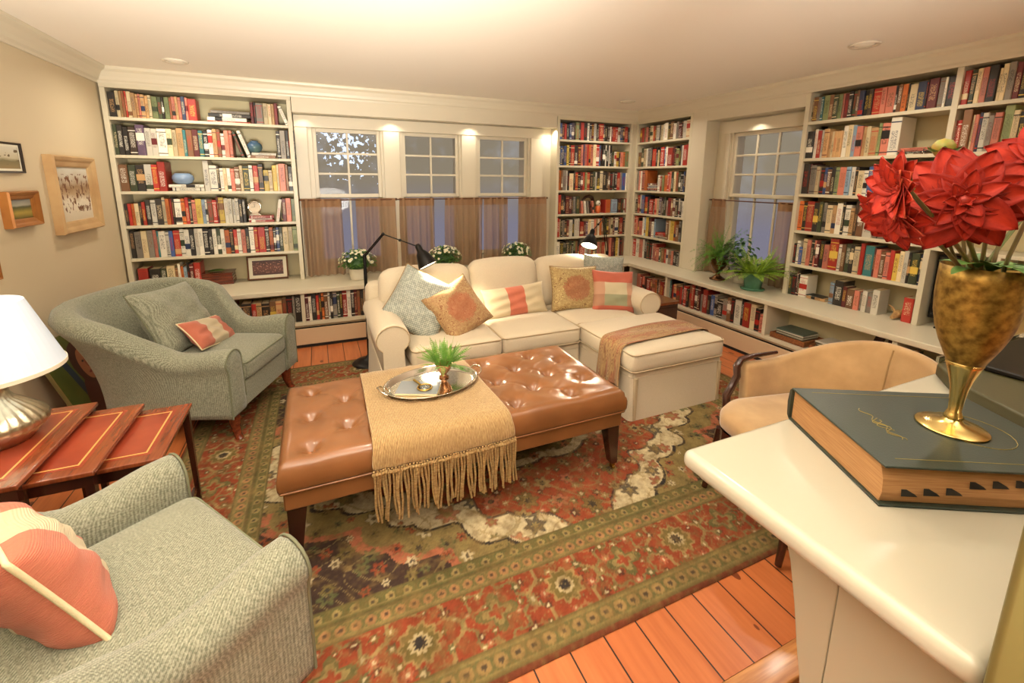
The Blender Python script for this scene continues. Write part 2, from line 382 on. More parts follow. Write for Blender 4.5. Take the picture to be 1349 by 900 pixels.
# ---------------------------------------------------------------- recessed ceiling lights
canm = M('can_trim', col(226, 216, 196), .4); bulbm, nt_, b_ = new_mat('dim_bulb'); b_.inputs['Base Color'].default_value = col(235, 225, 205); b_.inputs['Roughness'].default_value = .25
for x, y, lb in ((-0.89, 4.2, 'white recessed ceiling light above the bookcase by the left wall'), (3.15, 4.1, 'white recessed ceiling light nearest the corner bookcases'), (3.17, 1.82, 'white recessed ceiling light above the red flowers, largest in view')):
    t = thing('ceiling_light', lb, 'ceiling light', (x, y, ZC), 0, 'recessed ceiling lights')
    MB().lathe([(.075, 0), (.085, -.004), (.078, -.012), (.06, -.008), (.055, .0)], 32, cap=False).build('trim_ring', canm, t, smooth=True)
    MB().lathe([(.056, -.004), (.045, -.012), (.02, -.018), (0.0, -.019)], 24, cap=False).build('lens', bulbm, t, smooth=True)
# ---------------------------------------------------------------- bookcases
def bookcase(name, label, loc, rz, bays, zs, z0, z1, depth=.27, st=.035, top=.05, group='built-in white bookcases', cat='bookcase', back=True):
    """bays: list of (u0,u1) inner clear widths; zs: per bay list of shelf tops"""
    t = thing(name, label, cat, loc, rz, group)
    lo = bays[0][0] - st; hi = bays[-1][1] + st
    edges = [(lo, bays[0][0])] + [(a[1], b[0]) for a, b in zip(bays, bays[1:])] + [(bays[-1][1], hi)]
    for a, b in edges: MB().box(a, b, 0, depth, z0, z1).build('side_panel' if (a, b) in (edges[0], edges[-1]) else 'divider', shelfwhite, t, bevel=.002)
    if back: MB().box(lo, hi, depth, depth + .008, z0, z1).build('back_panel', backpanel, t)
    if top: MB().box(lo, hi, -.004, depth, z1, z1 + top).build('top_rail', shelfwhite, t, bevel=.002)
    for (a, b), zz in zip(bays, zs):
        for z in zz: MB().box(a, b, .003, depth, z - .024, z).build('shelf', shelfwhite, t, bevel=.002)
    return t
ZS = [1.985, 1.688, 1.395, 1.11, .83]
bookcase('bookcase', 'tall white built-in bookcase beside the left wall', (0, FY, 0), 0, [(-1.47, -.192)], [ZS], SZ, 2.205)
bookcase('bookcase', 'white built-in bookcase right of the three windows, meeting the corner', (0, FY, 0), 0, [(2.64, 3.655)], [ZS], SZ, 2.205)
bookcase('bookcase', 'white built-in bookcase on the right wall beside the corner post', (FX, 0, 0), -PI / 2, [(-4.635, -3.78)], [ZS], SZ, 2.205)
bookcase('bookcase', 'wide white two-bay bookcase behind the red flowers', (FX, 0, 0), -PI / 2, [(-2.50, -1.588), (-1.555, -.64)],
         [[2.005, 1.712, 1.42, 1.112, .822], [2.005, 1.712, 1.42, 1.10]], SZ, 2.235)
struct('trim_9', MB().prism([(3.692, FY), (FX, 4.655), (FX, 4.69), (3.692, 4.69)], SZ, 2.24, 'z'), shelfwhite)
MBt = MB().box(0, .02, 0, .24, SZ, 1.076)
dv = MBt.build('divider', shelfwhite, None, bevel=.002, loc=(FX, 1.235, 0), rot=(0, 0, -PI / 2)); 
bk = [o for o in C.objects if o.get('label', '').startswith('wide white two-bay')][0]
dv.parent = bk; dv.location = (-1.235, 0, 0); dv.rotation_euler = (0, 0, 0)
MB().box(-1.215, -.64, .003, .27, .84, .864).build('shelf', shelfwhite, bk, bevel=.002)
# continuous low shelf top (L shape)
t = setp(MB().prism([(-1.515, SY), (SX, SY), (SX, .62), (XR - .002, .62), (XR - .002, 4.92), (-1.515, 4.92)], SZ - .042, SZ, 'z').build('shelf_top', shelfwhite, bevel=.006),
         'long white L-shaped shelf top running under the windows and bookcases', 'shelf top')
lowz = .235
for (a, b), lb, rz, loc in (((-1.48, -.19), 'low white book cabinet under the left bookcase', 0, (0, SY + .02, 0)), ((-.16, 3.33), 'long low white book cabinet behind the sofa, under the windows', 0, (0, SY + .02, 0)),
                            ((-3.58, -2.44), 'low white book cabinet beside the dark end table', -PI / 2, (SX + .02, 0, 0)), ((-2.41, -1.52), 'low white cabinet holding the magazine baskets', -PI / 2, (SX + .02, 0, 0)), ((-1.49, -.66), 'low white cabinet behind the tan tub chair', -PI / 2, (SX + .02, 0, 0)),
                            ((-4.2, -3.61), 'low white book cabinet in the corner behind the sofa arm', -PI / 2, (SX + .02, 0, 0))):
    d = .30
    t = thing('low_cabinet', lb, 'cabinet', loc, rz, 'low white cabinets along the walls')
    MB().box(a - .015, a, 0, d, lowz, SZ - .042).build('side_panel', shelfwhite, t, bevel=.002)
    MB().box(b, b + .015, 0, d, lowz, SZ - .042).build('side_panel', shelfwhite, t, bevel=.002)
    MB().box(a - .015, b + .015, 0, d, lowz - .03, lowz).build('bottom_board', shelfwhite, t, bevel=.002)
    MB().box(a - .015, b + .015, d, d + .01, lowz, SZ - .042).build('back_panel', backpanel, t)
struct('trim_10', MB().box(-1.515, SX + .33, SY + .33, SY + .35, 0, SZ - .05).box(SX + .33, SX + .35, .64, SY + .33, 0, SZ - .05), white)
# baseboard heaters
def heater(lb, loc, rz, a, b):
    t = thing('baseboard_heater', lb, 'heater', loc, rz, 'baseboard heaters')
    MB().box(a, b, .0, .014, .028, .178).build('front_panel', heaterm, t, bevel=.003)
    MB().prism([(.02, .188), (.07, .2), (.07, .204), (.016, .192)], a, b, 'x').build('top_cover', heaterm, t)
    MB().box(a, b, .03, .07, .02, .17).build('fins', darkgap, t)
    MB().box(a + .01, b - .01, .006, .012, .0, .028).build('gap_shade', darkgap, t)  # dark strip standing in for the shade in the gap under the panel
heater('long pale metal baseboard heater below the window shelf', (0, SY + .01, 0), 0, -1.5, 3.38)
heater('pale metal baseboard heater along the right wall', (SX + .01, 0, 0), -PI / 2, -4.2, -.66)
# ================================================================ books
PAL = {'k': (34, 30, 28), 'n': (38, 48, 78), 'b': (52, 80, 140), 'l': (140, 168, 190), 't': (48, 120, 124), 'g': (52, 62, 40), 'e': (128, 140, 90), 'r': (172, 42, 32), 'm': (100, 30, 32), 'o': (206, 106, 44),
       's': (210, 122, 100), 'y': (216, 184, 78), 'w': (232, 226, 208), 'c': (222, 202, 158), 'a': (200, 156, 104), 'u': (124, 84, 54), 'x': (140, 132, 120), 'p': (84, 64, 90), 'd': (60, 44, 34)}
CN = {'k': 'black', 'n': 'navy', 'b': 'blue', 'l': 'pale blue', 't': 'teal', 'g': 'dark green', 'e': 'sage green', 'r': 'red', 'm': 'maroon', 'o': 'orange', 's': 'salmon pink', 'y': 'yellow', 'w': 'white', 'c': 'cream', 'a': 'tan', 'u': 'brown', 'x': 'grey', 'p': 'purple', 'd': 'dark brown'}
def book_mat():
    mt, nt, b = new_mat('book_cover'); g = NG(nt)
    def at(n):
        x = g.n('ShaderNodeAttribute'); x.attribute_name = n; return x
    base, ink, uvn = at('base_col'), at('ink_col'), g.n('ShaderNodeUVMap')
    s = g.sep(uvn.outputs[0]); u, v = s[0], s[1]     # u 0..1 across spine, v in cm-like units with seed offset
    sd = at('seed').outputs['Fac']; vv = at('along').outputs['Fac']
    def rng(x, a, b_): return g.m('MULTIPLY', g.m('GREATER_THAN', x, a), g.m('LESS_THAN', x, b_))
    cm_ = g.n('ShaderNodeCombineXYZ'); g.v(g.m('MULTIPLY', u, 4.2), cm_.inputs[0]); g.v(g.m('MULTIPLY', v, 1.9), cm_.inputs[1]); g.v(g.m('MULTIPLY', sd, 57), cm_.inputs[2])
    n1 = g.noise(cm_.outputs[0], 2.3, 1)
    txt = g.m('MULTIPLY', g.m('GREATER_THAN', n1, .52), g.m('MULTIPLY', rng(u, .2, .8), rng(vv, g.m('ADD', .12, g.m('MULTIPLY', sd, .25)), g.m('ADD', .62, g.m('MULTIPLY', sd, .3)))))
    bnd = g.m('MULTIPLY', g.m('GREATER_THAN', g.m('FRACT', g.m('MULTIPLY', sd, 7.3)), .6), g.m('ADD', rng(vv, .86, .89), rng(vv, .08, .11)))
    lab = g.m('MULTIPLY', g.m('GREATER_THAN', g.m('FRACT', g.m('MULTIPLY', sd, 13.7)), .8), rng(vv, g.m('ADD', .05, g.m('MULTIPLY', sd, .5)), g.m('ADD', .2, g.m('MULTIPLY', sd, .62))))
    spine = at('spine').outputs['Fac']
    f = g.m('MULTIPLY', g.m('MINIMUM', g.m('ADD', g.m('ADD', g.m('MULTIPLY', txt, .7), bnd), lab), 1), spine)
    c = g.mix(f, base.outputs['Color'], ink.outputs['Color'])
    nt.links.new(c, b.inputs['Base Color']); b.inputs['Roughness'].default_value = .38
    return mt
bookm = book_mat()
class BookMesh:
    def __init__(s): s.v = []; s.f = []; s.m = []; s.uv = []; s.al = []; s.sp = []; s.base = []; s.ink = []; s.seed = []
    def add(s, th, dp, ht, code, ink, seed, T=None):
        """book standing: x = thickness, y = depth (spine at y=0), z = height"""
        base = tuple(q * .88 + w_ * .12 for q, w_ in zip(PAL[code], (118, 108, 92))); jt = lambda c: tuple(max(12, min(245, q * k_)) for q, k_ in zip(c, [jr] * 3))
        rr = random.Random(seed); jr = rr.uniform(.85, 1.12)
        bc = col(*jt(base)); ic = col(*PAL[ink])
        r = min(.004, th * .25)
        xs = [0, r, th - r, th]; ys = [r * .9, 0, 0, r * .9]
        def face(pts, sp, mi, uvs=None):
            o = len(s.v); s.v += [tuple(T @ Vector(p)) if T is not None else p for p in pts]; s.f.append(tuple(range(o, o + len(pts)))); s.m.append(mi)
            for k, p in enumerate(pts):
                s.uv.append((p[0] / th, p[2] * 100 * .6 + seed % 97)); s.al.append(p[2] / ht); s.sp.append(sp); s.base.append(bc); s.ink.append(ic); s.seed.append(rr0)
        rr0 = (seed * 0.61803) % 1
        for k in range(3): face([(xs[k], ys[k], 0), (xs[k + 1], ys[k + 1], 0), (xs[k + 1], ys[k + 1], ht), (xs[k], ys[k], ht)], 1, 0)
        y0 = ys[0]; e = .003; b_ = .0025
        face([(th, y0, 0), (th, dp, 0), (th, dp, ht), (th, y0, ht)], 0, 0); face([(0, dp, 0), (0, y0, 0), (0, y0, ht), (0, dp, ht)], 0, 0)
        for z, zi in ((ht, ht - e), (0, e)):
            face([(0, y0, z), (b_, y0, z), (b_, dp, z), (0, dp, z)], 0, 0); face([(th - b_, y0, z), (th, y0, z), (th, dp, z), (th - b_, dp, z)], 0, 0)
            face([(b_, y0, z), (xs[1], 0, z), (xs[2], 0, z), (th - b_, y0, z)], 0, 0)
            face([(b_, y0, zi), (th - b_, y0, zi), (th - b_, dp - e, zi), (b_, dp - e, zi)], 0, 1)
            face([(b_, y0, z), (b_, y0, zi), (b_, dp, zi), (b_, dp, z)], 0, 0); face([(th - b_, y0, z), (th - b_, y0, zi), (th - b_, dp, zi), (th - b_, dp, z)], 0, 0)
            face([(b_, y0, z), (th - b_, y0, z), (th - b_, y0, zi), (b_, y0, zi)], 0, 0)
        face([(b_, dp - e, e), (th - b_, dp - e, e), (th - b_, dp - e, ht - e), (b_, dp - e, ht - e)], 0, 1)
        face([(0, dp, 0), (b_, dp, 0), (b_, dp, ht), (0, dp, ht)], 0, 0); face([(th - b_, dp, 0), (th, dp, 0), (th, dp, ht), (th - b_, dp, ht)], 0, 0)
    def build(s, name):
        me = bpy.data.meshes.new(name); me.from_pydata(s.v, [], s.f); me.materials.append(bookm); me.materials.append(paper)
        me.polygons.foreach_set('material_index', s.m)
        me.uv_layers.new(name='UVMap').data.foreach_set('uv', np.array(s.uv, dtype=np.float32).ravel())
        for nm, dat in (('along', s.al), ('spine', s.sp), ('seed', s.seed)):
            me.attributes.new(nm, 'FLOAT', 'POINT').data.foreach_set('value', np.array(dat, dtype=np.float32))
        for nm, dat in (('base_col', s.base), ('ink_col', s.ink)):
            me.attributes.new(nm, 'FLOAT_COLOR', 'POINT').data.foreach_set('color', np.array(dat, dtype=np.float32).ravel())
        o = bpy.data.objects.new(name, me); C.objects.link(o); return o
BOOKS = []      # dicts: T (world), dims, code, ink, seed, label info
tokre = re.compile(r'^([a-z])(\d+)(?::(\d+))?(?:/(-?\d+))?$')
DARK = set('knbgmpdurt')
def row(text, loc, rz, u0, u1, clear, where, group, back=.0, hmin=.80, hmax=.93, unit=None, front=.018, seed=0, maxd=.20):
    """lay out one row of books; u along the shelf to the viewer's right"""
    rnd = random.Random(hash((where, seed)) % 9973 if False else sum(map(ord, where)) + seed)
    F = Matrix.Translation(loc) @ Matrix.Rotation(rz, 4, 'Z')
    toks = text.split(); tot = 0; items = []
    for t in toks:
        if t[0] == '_': wd = float(t[1:]); items.append(('gap', wd)); tot += wd
        elif t[0] == '=':
            wd, spec = t[1:].split(':'); items.append(('stack', float(wd), spec)); tot += float(wd)
        else:
            g = tokre.match(t); wd = float(g[2]); lean = float(g[4] or 0); items.append(('b', wd, g[1], float(g[3]) / 100 if g[3] else None, lean)); tot += wd
    k = unit or (u1 - u0) / tot; u = u0; prevh = rnd.uniform(hmin, hmax); rowlist = []
    for it in items:
        if it[0] == 'gap': u += it[1] * k; rowlist.append(None)
        elif it[0] == 'stack':
            z = 0; W_ = it[1] * k
            for q in it[2].split(','):
                c_, th = q[0], float(q[1:]) / 1000 * 1.05
                L = W_ * rnd.uniform(.86, .98); D = min(.17, L * .72)
                # book lying: thickness up, height along u
                T = F @ Matrix.Translation((u + rnd.uniform(0, W_ - L) + L * 0, front + rnd.uniform(0, .02), z + th)) @ Matrix.Rotation(rnd.uniform(-.02, .02), 4, 'Z') @ Matrix.Rotation(PI / 2, 4, 'Y')
                rowlist.append(dict(T=T, th=th - .0004, dp=D, ht=L, code=c_, ink=('w' if c_ in DARK else 'k'), seed=rnd.randrange(10 ** 6), flat=True, where=where, group=group, tall=False)); z += th
            u += W_
        else:
            _, wd, c_, hf, lean = it; th = max(wd * k, .006)
            prevh += rnd.uniform(-.05, .05); prevh = max(hmin, min(hmax, prevh))
            h = clear * (hf * .93 if hf else prevh)
            h = min(h, clear - .006)
            D = min(maxd, max(.11, h * rnd.uniform(.64, .76))); fr = front + rnd.uniform(0, .016) + back
            gap = .0006
            if lean:
                a = math.radians(lean); hh = h * .96
                bw = min(th, .028)
                T = F @ Matrix.Translation((u + (hh * math.sin(a) * .0 if a > 0 else 0), fr, .0005)) @ Matrix.Translation((0 if a < 0 else 0, 0, 0)) @ Matrix.Translation((bw * 0, 0, 0))
                # lean: top towards the left (rotation about the bottom corner)
                if a > 0: T = F @ Matrix.Translation((u + hh * math.sin(a), fr, .001)) @ Matrix.Rotation(-a, 4, 'Y'); adv = hh * math.sin(a) + bw / math.cos(a)
                else: T = F @ Matrix.Translation((u, fr, bw * math.sin(-a) + .001)) @ Matrix.Rotation(-a, 4, 'Y'); adv = hh * math.sin(-a) + bw
                adv = max(bw * 1.2, min(adv, wd * k * 1.6)); th = bw; h = hh
            else:
                T = F @ Matrix.Translation((u + gap / 2, fr, .0005)); adv = wd * k; th = adv - gap
            ink = rnd.choice('wcyawr') if c_ in DARK else rnd.choice('kknrmug')
            rowlist.append(dict(T=T, th=th, dp=D, ht=h, code=c_, ink=ink, seed=rnd.randrange(10 ** 6), flat=False, lean=lean, where=where, group=group, tall=h > clear * .9, thick=th > .04, thin=th < .02)); u += adv
    for i, b in enumerate(rowlist):
        if b is None: continue
        b['L'] = rowlist[i - 1] if i else None; b['R'] = rowlist[i + 1] if i + 1 < len(rowlist) else None
        b['i'] = i; b['n'] = len(rowlist); BOOKS.append(b)
def rowsfor(texts, loc, rz, u0, u1, zs, ztop, name, **k):
    tops = [ztop] + [z - .024 for z in zs]
    nm = ['top', 'second', 'third', 'fourth', 'fifth', 'bottom']
    for i, (t, z) in enumerate(zip(texts, zs)):
        if t: row(t, (loc[0], loc[1], z), rz, u0, u1, (tops[i] - z), nm[i] + ' shelf of ' + name, 'books in ' + name, seed=i, **k)
A = ["k38 c18 a14 u14 r10 c22 a22 a14 s12 a22 a18 c16 e30 g24 k12 e28 u12 s20 a16 s18 n22 s14 r48 _50 =262:r10,w30,k30,x24 m20 k14 x44 c30 c22 a18 m22 w44/20 _18",
     "g22 k28 k26 d40:88 p44:96 w32 w30 w54 c28 c24:85 a36 t18 u34 m34 t26 k28 w26 a24 u22 w22:80 s26 s20:90 g18/16 w40/18 _6 =165:u22,w24 _6 k24 x34 k22 u20 k20",
     "u50 g44 k50 w44 r34 r46:98 _8 =224:w30,w24 w36:104 w50 k16 w24:80 c22:80 w24:80 s26:78 u34:85 c22 g42 w26 r36:90 k36 y34:75 c28:75 y30 c18 s44 u20 k30:90",
     "k22:75 r22:75 o18:75 c28:75 k20:80 r22:80 k34 w34 k44 c22 o26 r16 k16 w44 o26 r26:95 k20 s30 y42 l24 w14 u36 r30:85 m14 y38 w30 w30 w24 w24 k24 k26 _14 =200:r20,w12,r24 _10 w30/-10 k8 m32 s40 e34 c16",
     "k30 x40:95 c34 x36 s20 t12 w40 w22 b24 r40 w28 w32 k30 w26 w30 k34 k26 w26 g26 w26 o34 k24 r26 w26 s30 k24 w34 r26 r50 d28 o28 k20 b22 g26 c38 c34 e34",
     "_20 r56:80 _6 k60:76 g36:76 c48:84 u18:74 w14 o16:80 l22:76 k16 m22:86 r40:90 _640"]
rowsfor(A, (0, FY), 0, -1.47, -.192, ZS + [SZ], 2.205, 'left bookcase')
Cc = ["b25 m20 r18 k20 b18 p20 k14 e26 k14 r26 k30 w18 k16 m22 w22 k12 m12 r36 p12 k22 d20 w16 m12 r24 r20 w20 b24 k18 r28 k14",
      "w16 b14 k16 b22 y18 k16 r30 k26 m26 s18 p14 s18 r16 o16 s20 c26 r26 b12 k14 k24 w10 k22 w8 k22 g18:70 w18:70 y26:70 k10:65 s28:70 o20:70 e26:75",
      "o28 u10 x26 w14 k14 c34:80 k12 r20:85 k20:80 m20 r18 e16 r26 k22 g20 w12 k26 c24 k30 d16 u18 k22 x14 k20 r30 x18 b30 w12",
      "r12 r26 k24 k20 m30 m26 k18 x26 g36 _8 s20:65/8 w20:65/8 x16:65/8 k12:65/8 s22:65/10 _110 r10:70 o50:70 _8 l60:70 k14:72 m30:72 g22:72 w24:70 r26:74 p30:75",
      "r30 c18 k16 x26 k22 m22 w34 k24 w30 w28 _4 r40:75 m22:75 p24:75 c30 w40 s18 a26 w20 o20 u30 g30 d22 u24 c22 m26 w40 k16 r40 k20",
      "w36 k34 x22:85 k26 g20 k18 e18 u20 k14 r50:75 w20 x24 c14 o18 k20:80 x20:80 s20:80 u24:80 r28:80 c24:80 _20 s20 m24 k14 y24 w12 k24 u18"]
rowsfor(Cc, (0, FY), 0, 2.64, 3.655, ZS + [SZ], 2.205, 'bookcase left of the corner')
D = ["u28 r26 e20 s24 k24 c28 r20 u18 w34 k10 c24 w20 w30 k20 u34 w26:85 x20 m30:80 k14 w30 c34 k12",
     "u30:70 _4 g26 c24 w16 x36 k10 r34:80 k14 c20:75 k14 r32 b14 w20 r44:80 m16 k16 e24:75 k14 w16 r34 r24",
     "x20 s16 w22 s30 o28 _6 =110:k12,r16,w14,b10,w16,m18 w28:75 r20:70 e22:70 o34:75 r18 s18 g24 c20 u20 g20 k26 b14 k26",
     "k30:70 r28 w24 b40 m12 r28 k16 k12 r44:75 g14:70 s30:80 c24:80 p30 x20:70 k22 g16 x22:75 m40 u20 w26:85 k34 w14 k24 w24:75 k16",
     "r28 s14 k10 s50:75 w24 l18 y34 k14 m24 w26:80 l16 _2 =120:x14,w14,r18,r20 u24 c16 y46 o20 u30:80 x20 k26",
     "r28 w46 s30 w20 k30 g24 k26 w10 s26 r14 s24:70 k12:70 e20:70 u20:70 r24:70 w18:70 x26:68 s18:68 k30:68 k20:68 x24:68"]
rowsfor(D, (FX, 0), -PI / 2, -4.635, -3.78, ZS + [SZ], 2.205, 'bookcase right of the corner')
E_ = ["c12 u30 x18 t14 e34 u26 g26 e22 s12 m26 k22 g20 u14 n26 k22 d20 r44 s24:85 s40:85 k12 u20:88 o24:85 k8 c34:82 n40 k8 m42 x24 w10 k38",
      "k38 w18 r22 w18 a28 a14:80 c14:80 a18:80 a24:80 w26 c24 l20 s30 a20:85 c20:85 a34:80 e14 s36 w46:104 =130:u10,k8,s14,s12 _60",
      "k36 m10 x32 c20 k24 b16 u22:80 k18 e22 s36 l22 w20 k16 c30:75 w20:75 b28 w20 c30 s20 w30 l34 k42 n34 w24 r30",
      "o24 k22 r38 k26 g20 x18 c26:85 a20:85 w28 k12 w26:88 a18:80 d14 u30 w40:88 =200:x14,s20,w30 _20",
      "k16:70 w22:80 b20:60 c24 s22 k18:90 s14 m20 k24:90 _4 s28:80 r46:102 w18 u22 g24 k22 c28 r20:98 t44 m10 s22:85 u20:80 s22:80 r20 y22:80 c20 w20 k12 g34 n16",
      "g20:75 k24:75 m10 k12 w50:80 =120:a26,k4 _20 l24:75 k50:85 m22:70 u40:65 s28:65 x14:62 w24:70 x26:65 w34:80 _110 r44:75 _10"]
rowsfor(E_, (FX, 0), -PI / 2, -2.50, -1.588, [2.005, 1.712, 1.42, 1.112, .822, SZ], 2.235, 'wide right bookcase')
F_ = ["r44:95 g36:95 c34:96 s44:97 k60:98 c24:88 c34:97 x44:99 m40 k36 c40 _850", "r14:80 r28:80 u60:104 c18:90 s28:90 n24:94 w40:92 x36:85 s50:90 e60:105 c40 k40 _850", "_180 =140:o18,s14,c16 _900"]
rowsfor(F_, (FX, 0), -PI / 2, -1.555, -.64, [2.005, 1.712, 1.42], 2.235, 'bay behind the red flowers')
def low(t, loc, rz, u0, u1, nm, sd): row(t, (loc[0], loc[1], lowz), rz, u0, u1, SZ - .042 - lowz, nm, 'books in the low cabinets', seed=sd, hmax=.95, front=.03)
low("_500 k60:75 u24:75 a30:80 r18 a30:75 k60:85 r30:80 a34:82 k50:80 u40:84 a40:84 u30:92 k40:98 x14 k44:98", (0, SY + .02), 0, -1.46, -.19, 'low cabinet under the left bookcase', 1)
low("m30 w24:90 k40 r24 d20 o24 u34 w18 k24 x36 g26 k24 r40 w36 k30 m26 u30 k30 c20 r30 _3000", (0, SY + .02), 0, -.16, 3.33, 'low cabinet beneath the windows', 2)
low("_60 s40:80 r20:75 s30:72 k20:74 r40:70 m20:72 s30:75 o20:70 k16:78 u24:80 r36:74 m30:70 _10", (SX + .02, 0), -PI / 2, -4.2, -3.61, 'low cabinet in the corner', 3)
low("t24:90 k10 r24:75 a34:80 u40:75 r30:75 k20 r40:85 k30:75 u34 r30 k40 m30 x34:70 r50:95 k30:75 b40:80 x30:85 k60:70 x50:75 u40 k30 w60:90 k24 r60:90 c50:90 k40:80 s50:65", (SX + .02, 0), -PI / 2, -3.58, -2.44, 'low cabinet beside the end table', 4)
low("_20 g30:80 c10:70 =160:k40,m30,r24,k20 _400", (SX + .02, 0), -PI / 2, -1.49, -.66, 'low cabinet behind the tan chair', 5)
# individual books: the 300 that show largest; the rest one object
for b in BOOKS:
    p = [b['T'] @ Vector(q) for q in ((0, 0, 0), (b['th'], 0, 0), (0, 0, b['ht']))]
    q = [project(*v) for v in p]; b['vis'] = -200 < q[0][0] < 1400
    ax, ay = q[1][0] - q[0][0], q[1][1] - q[0][1]; bx_, by_ = q[2][0] - q[0][0], q[2][1] - q[0][1]
    b['area'] = abs(ax * by_ - ay * bx_) if 0 < q[0][0] < 1349 and 'beneath' not in b['where'] or q[0][0] < 470 else 0
    
order = sorted(BOOKS, key=lambda b: -b['area']); ind = order[:300]; rest = order[300:]
rm = BookMesh()
for b in rest: rm.add(b['th'], b['dp'], b['ht'], b['code'], b['ink'], b['seed'], b['T'])
setp(rm.build('book'), 'many smaller books filling the shelves farthest from the camera', 'book', 'books packed along the shelves', 'stuff')
used = {}
ORD = ['first', 'second', 'third', 'fourth', 'fifth', 'sixth', 'seventh', 'eighth', 'ninth', 'tenth', 'eleventh', 'twelfth']
def nb(x): return None if x is None else CN[x['code']]
def mk_label(b, lvl):
    sz = 'flat-lying' if b['flat'] else ('leaning' if b.get('lean') else ('thick' if b.get('thick') else ('thin' if b.get('thin') else ('tall' if b['tall'] else ''))))
    l, r = nb(b['L']), nb(b['R'])
    if b['flat']: btw = ('resting on a %s one' % l) if b['L'] and b['L'].get('flat') else 'lowest of its stack'
    elif l and r: btw = 'between %s and %s' % (l, r)
    elif l: btw = 'after a %s one' % l
    elif r: btw = 'before a %s one' % r
    else: btw = 'on its own'
    pos = b['i'] / max(1, b['n'] - 1); third = 'left end' if pos < .25 else 'left half' if pos < .5 else 'right half' if pos < .75 else 'right end'
    s = (sz + ' ' + CN[b['code']] + ' book ' + btw + ', ' + b['where']).strip()
    s = s.replace('shelf of ', 'shelf, ')
    if lvl == 1: s += ', ' + third
    if lvl == 2: s = (CN[b['code']] + ' book ' + btw + ', ' + (ORD[b['i']] + ' from left' if b['i'] < 12 else ORD[min(11, b['n'] - 1 - b['i'])] + ' from right') + ', ' + b['where'].replace('shelf of ', 'shelf, '))
    return s
for lvl in (0, 1, 2):
    from collections import Counter
    cnt = Counter(b.get('label') or mk_label(b, 0) for b in ind) if lvl else None
    if lvl == 0:
        for b in ind: b['label'] = mk_label(b, 0)
    else:
        cnt = Counter(b['label'] for b in ind)
        for b in ind:
            if cnt[b['label']] > 1: b['label'] = mk_label(b, lvl)
for b in ind:
    s = BookMesh(); s.add(b['th'], b['dp'], b['ht'], b['code'], b['ink'], b['seed']); o = s.build('book'); o.matrix_world = b['T']
    lb = ' '.join(b['label'].split()[:16]); setp(o, lb, 'book', b['group'])
